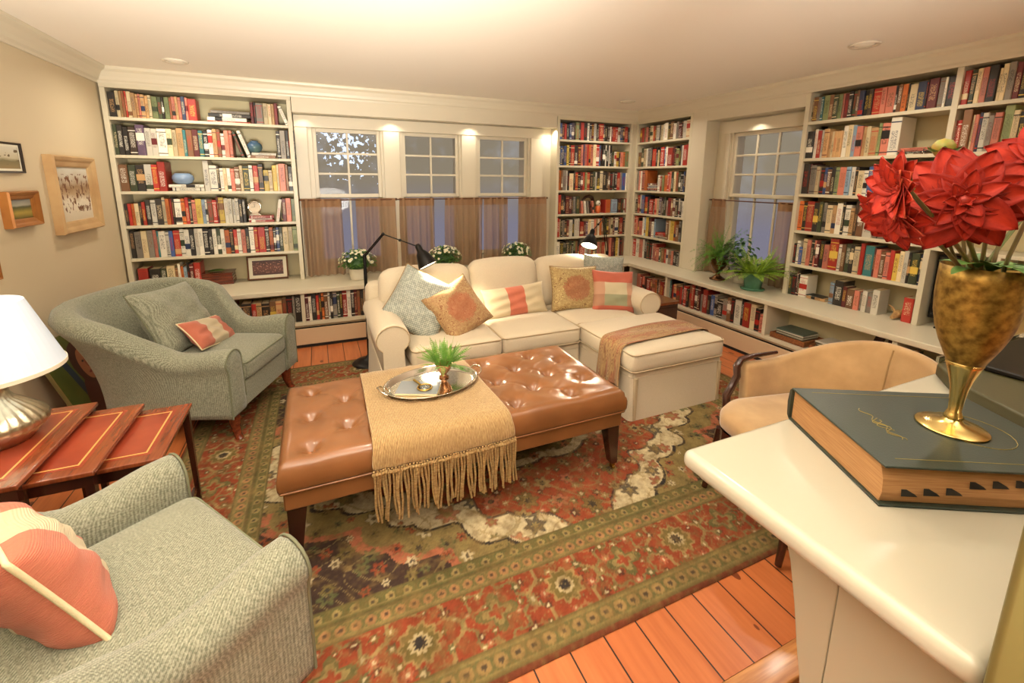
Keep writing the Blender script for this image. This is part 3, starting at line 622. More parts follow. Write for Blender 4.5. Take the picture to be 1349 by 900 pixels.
# ================================================================ rug (vertex-coloured pile)
def make_rug():
    X0, X1, Y0, Y1 = -.78, 2.88, 1.0, 3.76
    st = .0065; nx = int((X1 - X0) / st); ny = int((Y1 - Y0) / st)
    xs = np.linspace(X0, X1, nx + 1); ys = np.linspace(Y0, Y1, ny + 1)
    X, Y = np.meshgrid(xs, ys, indexing='ij')
    rs = np.random.RandomState(3)
    def vnoise(sc, seed):
        r_ = np.random.RandomState(seed); gx, gy = int(4 / sc) + 4, int(4 / sc) + 4
        G = r_.rand(gx, gy); u = (X - X0) / sc; v = (Y - Y0) / sc
        i = u.astype(int); j = v.astype(int); fu = u - i; fv = v - j; fu = fu * fu * (3 - 2 * fu); fv = fv * fv * (3 - 2 * fv)
        return G[i, j] * (1 - fu) * (1 - fv) + G[i + 1, j] * fu * (1 - fv) + G[i, j + 1] * (1 - fu) * fv + G[i + 1, j + 1] * fu * fv
    def rgb(*c): return np.array([L1(q) for q in c])
    RED, OLI, GOLD, CRM, NAV, GRN, PNK, BRN = rgb(150, 72, 46), rgb(112, 98, 54), rgb(156, 134, 86), rgb(204, 186, 146), rgb(56, 50, 46), rgb(96, 98, 60), rgb(176, 106, 76), rgb(92, 58, 40)
    Cc_ = np.zeros(X.shape + (3,)); Cc_[:] = RED
    def put(mask, c, a=1.0):
        mm = (mask * a)[..., None] if mask.dtype != bool else (mask.astype(float) * a)[..., None]
        Cc_[:] = Cc_ * (1 - mm) + c * mm
    dx = np.minimum(X - X0, X1 - X); dy = np.minimum(Y - Y0, Y1 - Y); d = np.minimum(dx, dy)
    along = np.where(dx < dy, Y - (Y0 + Y1) / 2, X - (X0 + X1) / 2)
    cxm, cym = (X0 + X1) / 2, (Y0 + Y1) / 2
    U = np.abs(X - cxm); V = np.abs(Y - cym)
    n1, n2, n3 = vnoise(.05, 1), vnoise(.11, 2), vnoise(.024, 5)
    # field: lobed red centre, cream band, olive/navy corners
    a_ = np.arctan2(V * 1.45, U)
    e = U / 1.30 + V / .93
    lob = .085 * np.abs(np.sin(9 * a_)) + .05 * np.abs(np.sin(17 * a_ + .5)) + .05 * (n2 - .5)
    R_ = e - lob
    field = d > .46
    put(field & (R_ > .98), CRM); put(field & (np.abs(R_ - .98) < .012), NAV, .8)
    put(field & (R_ > 1.17), NAV); put(field & (R_ > 1.19), GOLD * .55 + OLI * .45); put(field & (R_ > 1.36), PNK); put(field & (R_ > 1.42), NAV * .7 + BRN * .3)
    # centre medallion
    e2 = np.sqrt((U / .62) ** 2 + (V / .44) ** 2) - .09 * np.abs(np.sin(6 * np.arctan2(V, U * .75)))
    put(field & (e2 < 1.0), CRM); put(field & (np.abs(e2 - 1) < .02), NAV, .8); put(field & (e2 < .86), OLI * .6 + GRN * .4); put(field & (e2 < .5), RED); put(field & (e2 < .3), GOLD)
    # small floral clusters over the whole field
    def flowers(sc, seed, region, cols, core, rad, jit=.8):
        r_ = np.random.RandomState(seed); gi = np.floor(X / sc).astype(int); gj = np.floor(Y / sc).astype(int)
        best = np.full(X.shape, 9.0); ci = np.zeros(X.shape, int); ang = np.zeros(X.shape)
        tab = r_.rand(1200, 4)
        for a in (-1, 0, 1):
            for b_ in (-1, 0, 1):
                I, J = gi + a, gj + b_; h = (I * 73 + J * 179) % 1200
                px_ = (I + .5 + jit * (tab[h, 0] - .5)) * sc; py_ = (J + .5 + jit * (tab[h, 1] - .5)) * sc
                dd = np.hypot(X - px_, Y - py_) / (rad * (.6 + .8 * tab[h, 2])); an = np.arctan2(Y - py_, X - px_)
                k = dd < best; best = np.where(k, dd, best); ci = np.where(k, h, ci); ang = np.where(k, an, ang)
        pet = best / (1 + .25 * np.cos(6 * ang))
        for q, c in enumerate(cols):
            mk = region & (ci % len(cols) == q) & (pet < 1); put(mk, c, .85)
        put(region & (np.abs(pet - 1) < .12), NAV, .35); put(region & (pet < .4), core, .9)
    flowers(.075, 11, field & (R_ < .98) & (e2 > 1), [GOLD, OLI, PNK, GRN, NAV * .5 + BRN * .5], CRM * .7 + GOLD * .3, .017)
    flowers(.15, 12, field & (R_ < .98), [OLI, GOLD, PNK], NAV, .034)
    flowers(.13, 13, field & (R_ > .99) & (R_ < 1.16), [RED, GRN, PNK, NAV], GOLD, .034)
    flowers(.09, 14, field & (R_ > 1.2), [RED, CRM, OLI, GRN], NAV, .024)
    flowers(.12, 15, field & (e2 < .86), [RED, CRM, PNK, GOLD], NAV, .03)
    # vines
    vine = np.abs(np.sin(X * 26 + 3.2 * np.sin(Y * 13 + X * 4)) * np.cos(Y * 24 + 3 * np.sin(X * 12)) - .0)
    put(field & (vine < .055), GOLD * .75 + OLI * .25, .6)
    # borders
    b1 = d < .018; put(b1, BRN * .6 + RED * .4)
    def guard(lo, hi, base, alt, per):
        mk = (d >= lo) & (d < hi); put(mk, base); mid = (lo + hi) / 2
        ph = along / per; f = ph - np.floor(ph) - .5
        rr = np.hypot(f * per, d - mid) / (hi - lo)
        put(mk & (rr < .26), alt, .9); put(mk & (rr < .11), NAV, .8); put(mk & (np.abs(rr - .34) < .04), GRN, .7)
        put(mk & ((d < lo + .006) | (d > hi - .006)), NAV * .4 + OLI * .6, .6)
        put(mk & (np.abs(d - lo - .014) < .003), GOLD, .45); put(mk & (np.abs(d - hi + .014) < .003), GOLD, .45)
    guard(.018, .105, OLI * .75 + GOLD * .25, GOLD * .8 + RED * .2, .058)
    guard(.325, .395, OLI * .6 + GOLD * .4, PNK * .5 + GOLD * .5, .05); guard(.395, .46, GRN * .4 + OLI * .6, GOLD, .062)
    mb_ = (d >= .105) & (d < .325); per = .55; ph = along / per + .02; f = (ph - np.floor(ph) - .5) * per
    dm = d - .215; put(mb_, RED * .92)
    rr = np.hypot(f, dm); an = np.arctan2(dm, f); pr_ = rr / (1 + .12 * np.cos(10 * an))
    put(mb_ & (pr_ < .07), GOLD, .85); put(mb_ & (pr_ < .058), OLI); put(mb_ & (pr_ < .036), CRM * .6 + GOLD * .4); put(mb_ & (pr_ < .022), NAV)
    f2 = ((ph + .5) - np.floor(ph + .5) - .5) * per; r2 = np.hypot(f2, dm * 1.1); a2 = np.arctan2(dm, f2); p2_ = r2 / (1 + .35 * np.cos(4 * a2))
    put(mb_ & (p2_ < .06), GRN * .6 + OLI * .4); put(mb_ & (p2_ < .042), GOLD, .8); put(mb_ & (p2_ < .025), RED)
    arc = np.abs(rr - .13 - .02 * np.cos(6 * an)); put(mb_ & (arc < .009), GOLD, .85)
    arc = np.abs(r2 - .115 - .015 * np.cos(8 * a2)); put(mb_ & (arc < .007), GRN * .5 + GOLD * .5, .9)
    flowers(.06, 21, mb_ & (rr > .075) & (p2_ > .065), [GOLD, GRN, OLI, PNK, BRN], CRM, .014)
    wv = np.abs(np.sin(along * 36 + 2.2 * np.sin(d * 60)) - np.sin(d * 44)); put(mb_ & (wv < .10), GOLD, .45)
    # abrash and worn pile
    mm_ = np.clip((vnoise(.016, 31) * .6 + vnoise(.05, 32) * .4 - .42) * 2.2, 0, 1)[..., None] * .66; Cc_[:] = Cc_ * (1 - mm_) + (OLI * .6 + GOLD * .25 + RED * .15) * mm_
    Cc_[:] *= (.62 + .20 * n1 + .16 * (n3 - .5))[..., None]; Cc_[:] *= (.9 + .2 * vnoise(.4, 8))[..., None]
    Cc_[:] *= (.9 + .22 * rs.rand(*X.shape))[..., None]
    Z = np.full(X.shape, .011) + .0012 * n1; Z[0, :] = Z[-1, :] = .002; Z[:, 0] = Z[:, -1] = .002
    vs_ = np.stack([X, Y, Z], -1).reshape(-1, 3); N = ny + 1
    I, J = np.meshgrid(np.arange(nx), np.arange(ny), indexing='ij'); a = (I * N + J).ravel()
    F = np.stack([a, a + N, a + N + 1, a + 1], 1)
    me = bpy.data.meshes.new('area_rug'); me.vertices.add(len(vs_)); me.vertices.foreach_set('co', vs_.ravel().astype(np.float32))
    me.loops.add(F.size); me.loops.foreach_set('vertex_index', F.ravel().astype(np.int32)); me.polygons.add(len(F))
    me.polygons.foreach_set('loop_start', np.arange(0, F.size, 4, dtype=np.int32)); me.polygons.foreach_set('loop_total', np.full(len(F), 4, dtype=np.int32))
    me.update(calc_edges=True)
    colr = np.concatenate([np.clip(Cc_.reshape(-1, 3), 0, 1), np.ones((len(vs_), 1))], 1)
    me.attributes.new('Col', 'FLOAT_COLOR', 'POINT').data.foreach_set('color', colr.astype(np.float32).ravel())
    mt, nt, b = new_mat('rug_pile'); g = NG(nt); x = g.n('ShaderNodeAttribute'); x.attribute_name = 'Col'
    nt.links.new(x.outputs['Color'], b.inputs['Base Color']); b.inputs['Roughness'].default_value = .95; b.inputs['Specular IOR Level'].default_value = .15
    g.bump(g.noise(g.coord(), 260, 2), .5, .003, b)
    me.materials.append(mt)
    o = bpy.data.objects.new('area_rug', me); C.objects.link(o)
    setp(o, 'large worn rust-red and olive oriental rug with floral borders', 'rug')
    return o
make_rug()
# ================================================================ fabrics
def tweed(name, c1, c2):
    mt, nt, b = new_mat(name); g = NG(nt); o = g.coord()
    s = g.sep(o); n = g.noise(o, 210, 2); n2 = g.noise(g.coord(scale=(190, 190, 75)), 1, 2)
    st = g.m('SINE', g.m('MULTIPLY', g.m('ADD', s[0], g.m('MULTIPLY', s[1], .8)), 760)); zz = g.m('SINE', g.m('MULTIPLY', g.m('ADD', s[2], g.m('MULTIPLY', s[1], .5)), 900))
    f = g.m('ADD', g.m('ADD', g.m('MULTIPLY', n, .5), g.m('MULTIPLY', n2, .38)), g.m('MULTIPLY', g.m('ADD', st, g.m('MULTIPLY', st, zz)), .07))
    r = g.n('ShaderNodeValToRGB'); r.color_ramp.elements[0].position = .32; r.color_ramp.elements[1].position = .62; r.color_ramp.elements[0].color = c1; r.color_ramp.elements[1].color = c2
    nt.links.new(f, r.inputs[0]); nt.links.new(r.outputs[0], b.inputs['Base Color']); b.inputs['Roughness'].default_value = .9; b.inputs['Sheen Weight'].default_value = .25
    b.inputs['Specular IOR Level'].default_value = .2
    g.bump(f, .8, .003, b); return mt
sage = tweed('sage_tweed', col(104, 106, 88), col(160, 160, 140))
def uvmat(name, fn, rough=.85, bump=True, sheen=.15):
    mt, nt, b = new_mat(name); g = NG(nt); uv = g.n('ShaderNodeUVMap').outputs[0]; s = g.sep(uv)
    c = fn(g, s[0], s[1], uv); nt.links.new(c, b.inputs['Base Color']); b.inputs['Roughness'].default_value = rough; b.inputs['Sheen Weight'].default_value = sheen
    b.inputs['Specular IOR Level'].default_value = .2
    if bump == 'rib': g.bump(g.m('ADD', g.m('SINE', g.m('MULTIPLY', s[1], 420)), g.noise(g.coord(), 300, 2)), .5, .0015, b)
    elif bump: g.bump(g.noise(g.coord(), 300, 2), .4, .002, b)
    return mt
CORAL, KCREAM = col(186, 100, 80), col(196, 184, 152)
def bandf(g, x, a, b): return g.m('MULTIPLY', g.m('GREATER_THAN', x, a), g.m('LESS_THAN', x, b))
def kilim(lo, hi, c_mid, c_out): return lambda g, u, v, uv: g.mix(g.m('MULTIPLY', g.noise(uv, 30, 3), .25), g.mix(bandf(g, u, lo, hi), c_out, c_mid), col(200, 150, 110))
kil_chair = uvmat('coral_cream_stripe', kilim(.30, .70, KCREAM, CORAL), bump='rib'); kil_sofa = uvmat('cream_coral_stripe', kilim(.36, .64, CORAL, KCREAM))
def damask(g, u, v, uv):
    w1 = g.m('SINE', g.m('MULTIPLY', u, 150)); w2 = g.m('SINE', g.m('MULTIPLY', v, 150)); n = g.noise(uv, 18, 4)
    f = g.m('GREATER_THAN', g.m('ADD', g.m('MULTIPLY', w1, w2), g.m('MULTIPLY', g.m('SUBTRACT', n, .5), 3)), .1)
    return g.mix(f, col(130, 136, 128), col(176, 178, 164))
blued = uvmat('blue_damask', damask, .55)
def paisley(base, a, b_): 
    def fn(g, u, v, uv):
        x = g.n('ShaderNodeTexVoronoi'); x.inputs['Scale'].default_value = 7; g.nt.links.new(uv, x.inputs['Vector'])
        d_ = g.m('SINE', g.m('MULTIPLY', x.outputs['Distance'], 60)); n = g.noise(uv, 22, 4)
        c = g.mix(g.m('GREATER_THAN', g.m('ADD', d_, g.m('MULTIPLY', g.m('SUBTRACT', n, .5), 5)), .35), base, a)
        if b_ is None: return g.mix(g.m('MULTIPLY', g.m('GREATER_THAN', g.noise(uv, 5, 2), .53), .5), c, col(150, 84, 64))
        r2 = g.m('ADD', g.m('POWER', g.m('ABSOLUTE', g.m('SUBTRACT', u, .5)), 2), g.m('POWER', g.m('ABSOLUTE', g.m('SUBTRACT', v, .5)), 2))
        return g.mix(g.m('MULTIPLY', g.m('LESS_THAN', g.m('ADD', r2, g.m('MULTIPLY', n, .16)), .165), .6), c, b_)
    return fn
pais1 = uvmat('paisley_tan', paisley(col(178, 148, 104), col(142, 100, 70), col(160, 84, 60)))
pais2 = uvmat('paisley_gold', paisley(col(186, 164, 112), col(140, 110, 76), col(150, 72, 56)))
pais3 = uvmat('paisley_shawl', paisley(col(164, 132, 88), col(128, 90, 62), None))
def plaid(g, u, v, uv):
    c = g.mix(g.m('GREATER_THAN', v, .40), col(146, 146, 116), KCREAM); c = g.mix(g.m('GREATER_THAN', v, .70), c, CORAL); c = g.mix(g.m('LESS_THAN', v, .12), c, CORAL)
    side = g.m('SUBTRACT', 1, bandf(g, u, .24, .80))
    return g.mix(g.m('MULTIPLY', side, .5), c, CORAL)
plaidm = uvmat('plaid', plaid)
cordm = M('cream_cord', col(226, 210, 170), .8, bump=(200, .6)); sagecord = M('sage_cord', col(112, 114, 90), .9); tancord = M('tan_cord', col(150, 120, 78), .8)
creamcord = M('linen_piping', col(182, 162, 130), .85)
# ================================================================ upholstered shell (arms flowing into back)
def shell(a, yf, yb, rc, t, z0, hfun, leanfun, rollfun, nst=20, z_in=None, mb=None, over=.012):
    """U-shaped padded wall. a: inner half width; open side at y=yf (towards -y)"""
    mb = mb or MB(); st = []
    L1_, L2, L3 = (yb - rc) - yf, rc * PI / 2, (a - rc)
    tot = L1_ + L2 + L3; half = []
    for i in range(nst + 1):
        s = i / nst * tot
        if s < L1_: p = (-a, yf + s); n = (-1, 0)
        elif s < L1_ + L2:
            q = (s - L1_) / rc; p = (-a + rc - rc * math.cos(q), yb - rc + rc * math.sin(q)); n = (-math.cos(q), math.sin(q))
        else: p = (-a + rc + (s - L1_ - L2), yb); n = (0, 1)
        half.append((p, n, s / tot))
    full = half + [((-p[0], p[1]), (-n[0], n[1]), s) for p, n, s in reversed(half[:-1])]
    rings = []
    for p, n, s in full:
        h = hfun(s); ln = leanfun(s); r = rollfun(s); zi = z0
        def off(o, z): return (p[0] + n[0] * o, p[1] + n[1] * o, z)
        ring = []
        for k in range(8):
            q = k / 8; z = zi + (h - r - zi) * q; ring.append(off(ln * q ** 2.1, z))
        cxo = ln + r
        for k in range(11):
            an = PI - k * (PI * 1.18) / 10; ring.append(off(cxo + (r + over * (k > 5)) * math.cos(an), h - r + r * math.sin(an)))
        for k in range(9):
            q = 1 - (k + 1) / 9; zt = h - 1.5 * r; z = zi + (zt - zi) * q; ring.append(off(t + (ln + 2 * r - t) * q ** 2.3 - .004, z))
        rings.append(ring)
    mb.grid(rings, closev=True)
    for e, ring in ((0, rings[0]), (1, rings[-1])):
        c = Vector((0, 0, 0))
        for q in ring: c += Vector(q)
        c /= len(ring); n_ = len(ring)
        inner = [tuple(Vector(q).lerp(c, .35) + Vector((0, -.012, 0))) for q in ring]
        mid = [tuple(Vector(q).lerp(c, .06) + Vector((0, -.009, 0))) for q in ring]
        mb.grid([ring, mid, inner], closev=True); mb.add(inner, [tuple(range(n_))])
    return mb, rings
def sstep(x, a, b):
    t = max(0, min(1, (x - a) / (b - a))); return t * t * (3 - 2 * t)
def cabriole(mb, x, y, h, sx, sy, r0=.038):
    pts = [(x, y, h), (x + sx * .004, y + sy * .004, h * .75), (x + sx * .006, y + sy * .006, h * .45), (x + sx * .018, y + sy * .018, h * .18), (x + sx * .034, y + sy * .034, 0.004)]
    return mb.tube(pts, [r0, r0 * .92, r0 * .7, r0 * .52, r0 * .6], 10)
def armchair(name, label, loc, rz, pillow_label=None):
    t = thing(name, label, 'armchair', loc, rz, 'sage green armchairs')
    a, z0 = .262, .17
    hf = lambda s: .562 - .022 * sstep(s, .05, .25) * (1 - sstep(s, .30, .45)) + .268 * sstep(s, .30, .80)
    lf = lambda s: .008 + .172 * sstep(s, .30, .75)
    rf = lambda s: .068 - .012 * sstep(s, .4, .8)
    mb, rings = shell(a, -.40, .29, .125, .145, z0, hf, lf, rf, 26)
    mb.build('frame', sage, t, smooth=True, merge=True)
    for R_, nm in ((rings[0], 0), (rings[-1], 1)):
        MB().tube([(p[0], p[1] - .008, p[2]) for p in R_[2:]], .0045, 6).build('piping', sagecord, t, smooth=True)
    MB().box(-a + .003, a - .003, -.395, .28, z0, .325).build('seat_rail', sage, t, bevel=.012, seg=3)
    cushion(2 * a - .012, .62, .13, .04, .022, 14, T=TR((0, -.105, .39))).build('seat_cushion', sage, t, smooth=True, merge=True)
    pc = rrect(2 * a - .016, .615, .045, 5); MB().tube([(x, y - .105, .437) for x, y in pc] + [(pc[0][0], pc[0][1] - .105, .437)], .0045, 6, cap=False).build('piping', sagecord, t, smooth=True)
    for sx in (-1, 1):
        for sy in (-1, 1): cabriole(MB(), sx * .315, -.355 if sy < 0 else .30, z0 + .01, sx * .5, sy).build('leg', redwood, t, smooth=True)
    return t
c1x, c1y, c1r = -.741, 3.25, math.radians(68); c2x, c2y, c2r = -.655, 1.235, math.radians(124.7)
ch1 = armchair('armchair', 'sage green tweed armchair in the corner by the left wall', (c1x, c1y, 0), c1r)
ch2 = armchair('armchair', 'sage green tweed armchair in the left foreground, cut by the frame', (c2x, c2y, 0), c2r)
def inchair(cx_, cy_, cr_, loc, rx=0, ry=0, rz=0): return Matrix.Translation((cx_, cy_, 0)) @ Matrix.Rotation(cr_, 4, 'Z') @ TR(loc, rx, ry, rz)
def placed(o, Mx, label, cat, group=None):
    o.matrix_world = Mx; return setp(o, label, cat, group)
p = pillow('back_cushion', .50, .44, .15, sage, None, seed=3, piping=sagecord)
placed(p, inchair(c1x, c1y, c1r, (-.01, .12, .645), rx=math.radians(-28), ry=math.radians(3)), 'large square sage tweed cushion leaning in the corner armchair', 'pillow')
p = pillow('lumbar_pillow', .42, .21, .09, kil_chair, None, seed=4, piping=cordm)
placed(p, inchair(c1x, c1y, c1r, (.02, -.05, .545), rx=math.radians(-42), ry=math.radians(10), rz=.08), 'small coral and cream striped pillow on the corner armchair', 'pillow', None)
p = pillow('throw_pillow', .40, .32, .16, kil_chair, None, seed=5, piping=cordm, pipr=.006)
placed(p, inchair(c2x, c2y, c2r, (.05, -.01, .585), rx=math.radians(-22), ry=math.radians(6)), 'coral and cream striped pillow with thick cord on the foreground armchair', 'pillow', None)
# ================================================================ sectional sofa
def make_sofa():
    t = thing('sectional_sofa', 'cream linen sectional sofa with chaise and skirted base', 'sofa', (1.4, 3.0, 0))
    def b(mb, nm, **k):
        T0 = Matrix.Translation((-1.4, -3.0, 0)); mb.v = [tuple(T0 @ Vector(p)) for p in mb.v]; return mb.build(nm, k.pop('mt', sofam), t, **k)
    xl, xr = .385, 2.40          # arm centres
    yb0, yb1 = 3.30, 3.50
    # skirted base (main and chaise), slight flare
    def skirt(x0, x1, y0, y1, z1):
        mb = MB(); r1 = rrect(x1 - x0, y1 - y0, .03, 4); cx_, cy_ = (x0 + x1) / 2, (y0 + y1) / 2; R_ = []
        for z, e in ((z1, 0), (z1 - .035, .004), (z1 - .04, 0.001), (.15, .006), (.012, .014)):
            R_.append([(cx_ + x * (1 + 2 * e / (x1 - x0)) , cy_ + y * (1 + 2 * e / (y1 - y0)) , z) for x, y in r1])
        mb.grid(R_, closev=True); mb.add(R_[0], [tuple(range(len(r1)))]); mb.add(R_[-1], [tuple(range(len(r1)))]); return mb
    b(skirt(.30, 1.72, 2.64, 3.48, .335), 'skirt', smooth=False); b(skirt(1.735, 2.50, 2.06, 3.48, .335), 'skirt', smooth=False)
    # kick pleats
    mb = MB()
    for x, y in ((1.760, 2.048), (2.475, 2.048)): mb.box(x - .012, x + .012, y - .006, y + .02, .014, .30)
    b(mb, 'kick_pleat', bevel=.004, mt=creamcord)
    # arms
    def arm(xc, y0, y1, sgn):
        prof = []; z1, r = .545, .095
        for k in range(15):
            an = math.radians(-50 + k * 280 / 14); prof.append((xc + sgn * .012 + sgn * r * math.cos(an) * 1.12, z1 + r * math.sin(an)))
        prof.append((xc - sgn * .075, .05)); prof.insert(0, (xc + sgn * .075, .05))
        mb = MB(); n = len(prof); R_ = []
        cz = .45
        for y, k in ((y0 + .0, .93), (y0 + .006, .985), (y0 + .02, 1.0), ((y0 + y1) / 2, 1.0), (y1, 1.0)):
            R_.append([(xc + (u - xc) * k, y, cz + (v - cz) * (k if v > .1 else 1)) for u, v in prof])
        mb.grid(R_, closev=True); mb.add(R_[0], [tuple(range(n))]); mb.add(R_[-1], [tuple(range(n))])
        b(mb, 'arm', smooth=True)
        b(MB().tube([(xc + (u - xc) * .95, y0 - .002, cz + (v - cz) * .95) for u, v in prof[1:-1]], .004, 6), 'piping', mt=creamcord, smooth=True)
    arm(xl, 2.655, 3.42, -1); arm(xr, 2.70, 3.42, 1)
    # back frame
    mb = MB(); cushion(2.20, .17, .50, .07, .0, 10, T=TR((1.39, 3.43, .50)), mb=mb); b(mb, 'back_frame', smooth=True, merge=True)
    # seat cushions
    def piped(x0, x1, y0, y1, zc, h, nm='seat_cushion'):
        mb = cushion(x1 - x0, y1 - y0, h, .035, .022, 14, T=TR(((x0 + x1) / 2, (y0 + y1) / 2, zc))); b(mb, nm, smooth=True, merge=True)
        for dz in (h / 2 - .012, -h / 2 + .012):
            pc = rrect(x1 - x0 + .001, y1 - y0 + .001, .037, 5); pts = [((x0 + x1) / 2 + x, (y0 + y1) / 2 + y, zc + dz) for x, y in pc]; b(MB().tube(pts + [pts[0]], .0042, 6, cap=False), 'piping', mt=creamcord, smooth=True)
    piped(.482, 1.092, 2.615, 3.30, .402, .13); piped(1.097, 1.712, 2.615, 3.30, .402, .13); piped(1.717, 2.495, 2.035, 2.705, .402, .135); piped(1.717, 2.30, 2.69, 3.30, .400, .13)
    # back cushions, rounded and leaning
    def backc(x0, x1, zt, tilt=-14):
        w = x1 - x0; h = zt - .46
        mb = cushion(w, .19, h, .075, .03, 14, T=TR(((x0 + x1) / 2, 3.30, .46 + h / 2), rx=math.radians(tilt))); b(mb, 'back_cushion', smooth=True, merge=True)
    backc(.385, 1.075, .845); backc(1.08, 1.665, .865); backc(1.67, 2.20, .85); backc(2.19, 2.46, .83)
    return t
sofa = make_sofa()
def PL(name, w, h, th, mt, loc, rx, ry, rz, label, seed, pip=None, group='throw pillows on the sofa', pinch=.07):
    o = pillow(name, w, h, th, mt, None, seed=seed, piping=pip, pinch=pinch); R = math.radians
    return placed(o, Matrix.Translation(loc) @ Matrix.Rotation(R(rz), 4, 'Z') @ Matrix.Rotation(R(rx), 4, 'X') @ Matrix.Rotation(R(ry), 4, 'Y'), label, 'pillow', group)
PL('throw_pillow', .44, .44, .14, blued, (.61, 2.97, .665), -28, 27, -18, 'large blue damask pillow tilted against the left sofa arm', 11, tancord)
PL('throw_pillow', .38, .38, .13, pais1, (.86, 2.88, .625), -30, -24, 8, 'tan paisley pillow resting against the blue damask one', 12, tancord)
PL('lumbar_pillow', .54, .25, .11, kil_sofa, (1.375, 3.06, .58), -22, -3, 0, 'cream lumbar pillow with one coral stripe, middle of the sofa', 13)
PL('throw_pillow', .42, .37, .13, pais2, (1.90, 3.04, .640), -18, 3, -6, 'gold paisley pillow with rust medallion at the chaise corner', 14, tancord)
PL('throw_pillow', .38, .36, .13, blued, (2.27, 3.17, .69), -12, 6, -14, 'grey-blue damask pillow behind the plaid one', 15)
PL('throw_pillow', .36, .35, .12, plaidm, (2.20, 2.92, .615), -22, 4, -16, 'coral, cream and green plaid pillow by the right arm', 16)
# paisley shawl across the chaise
def drape(name, mt, rows_, th, label, cat, sub=1):
    """rows_: list of rows of points (top surface). Makes a thin solid cloth with UVs"""
    nu, nv = len(rows_), len(rows_[0]); vs = []; uv = []
    for i, r in enumerate(rows_):
        for j, p in enumerate(r): vs.append(p); uv.append((i / (nu - 1), j / (nv - 1)))
    fs = [(i * nv + j, (i + 1) * nv + j, (i + 1) * nv + j + 1, i * nv + j + 1) for i in range(nu - 1) for j in range(nv - 1)]
    me = bpy.data.meshes.new(name); me.from_pydata(vs, [], fs); me.materials.append(mt)
    li = np.empty(len(me.loops), dtype=np.int32); me.loops.foreach_get('vertex_index', li)
    me.uv_layers.new(name='UVMap').data.foreach_set('uv', np.array(uv, dtype=np.float32)[li].ravel())
    me.polygons.foreach_set('use_smooth', [True] * len(me.polygons))
    o = bpy.data.objects.new(name, me); C.objects.link(o); s = o.modifiers.new('solid', 'SOLIDIFY'); s.thickness = th; s.offset = 1
    if sub: q = o.modifiers.new('sub', 'SUBSURF'); q.levels = q.render_levels = sub
    return setp(o, label, cat)
rows_ = []
xs_ = 1.708
path = [(xs_ - .022, .20), (xs_ - .018, .27), (xs_ - .012, .36), (xs_ - .006, .44), (xs_ + .015, .483), (xs_ + .06, .490)] + [(xs_ + .06 + .066 * k, .492 + .006 * math.sin(k / 10 * PI)) for k in range(1, 11)] + [(2.492, .478), (2.512, .44), (2.518, .34), (2.520, .26)]
for i, (x, z) in enumerate(path):
    r = []
    for j in range(15):
        v = j / 14; hang = max(0, (.40 - z) / .2)
        y0, y1 = 2.13 + .05 * (i / 15) - .02 * hang, 2.36 + .06 * (i / 15) + .03 * hang
        if i < 5: y0 -= .0
        r.append((x - (.012 * math.sin(v * 17 + 1) * hang if i < 6 else -.01 * math.sin(v * 15) * hang), y0 + (y1 - y0) * v, z + .004 * math.sin(v * 9 + i * .5) * (1 - hang) + (.015 * math.sin(v * 5) * hang)))
    rows_.append(r)
drape('paisley_throw', pais3, rows_, .006, 'tan and rust paisley shawl laid across the chaise', 'throw')
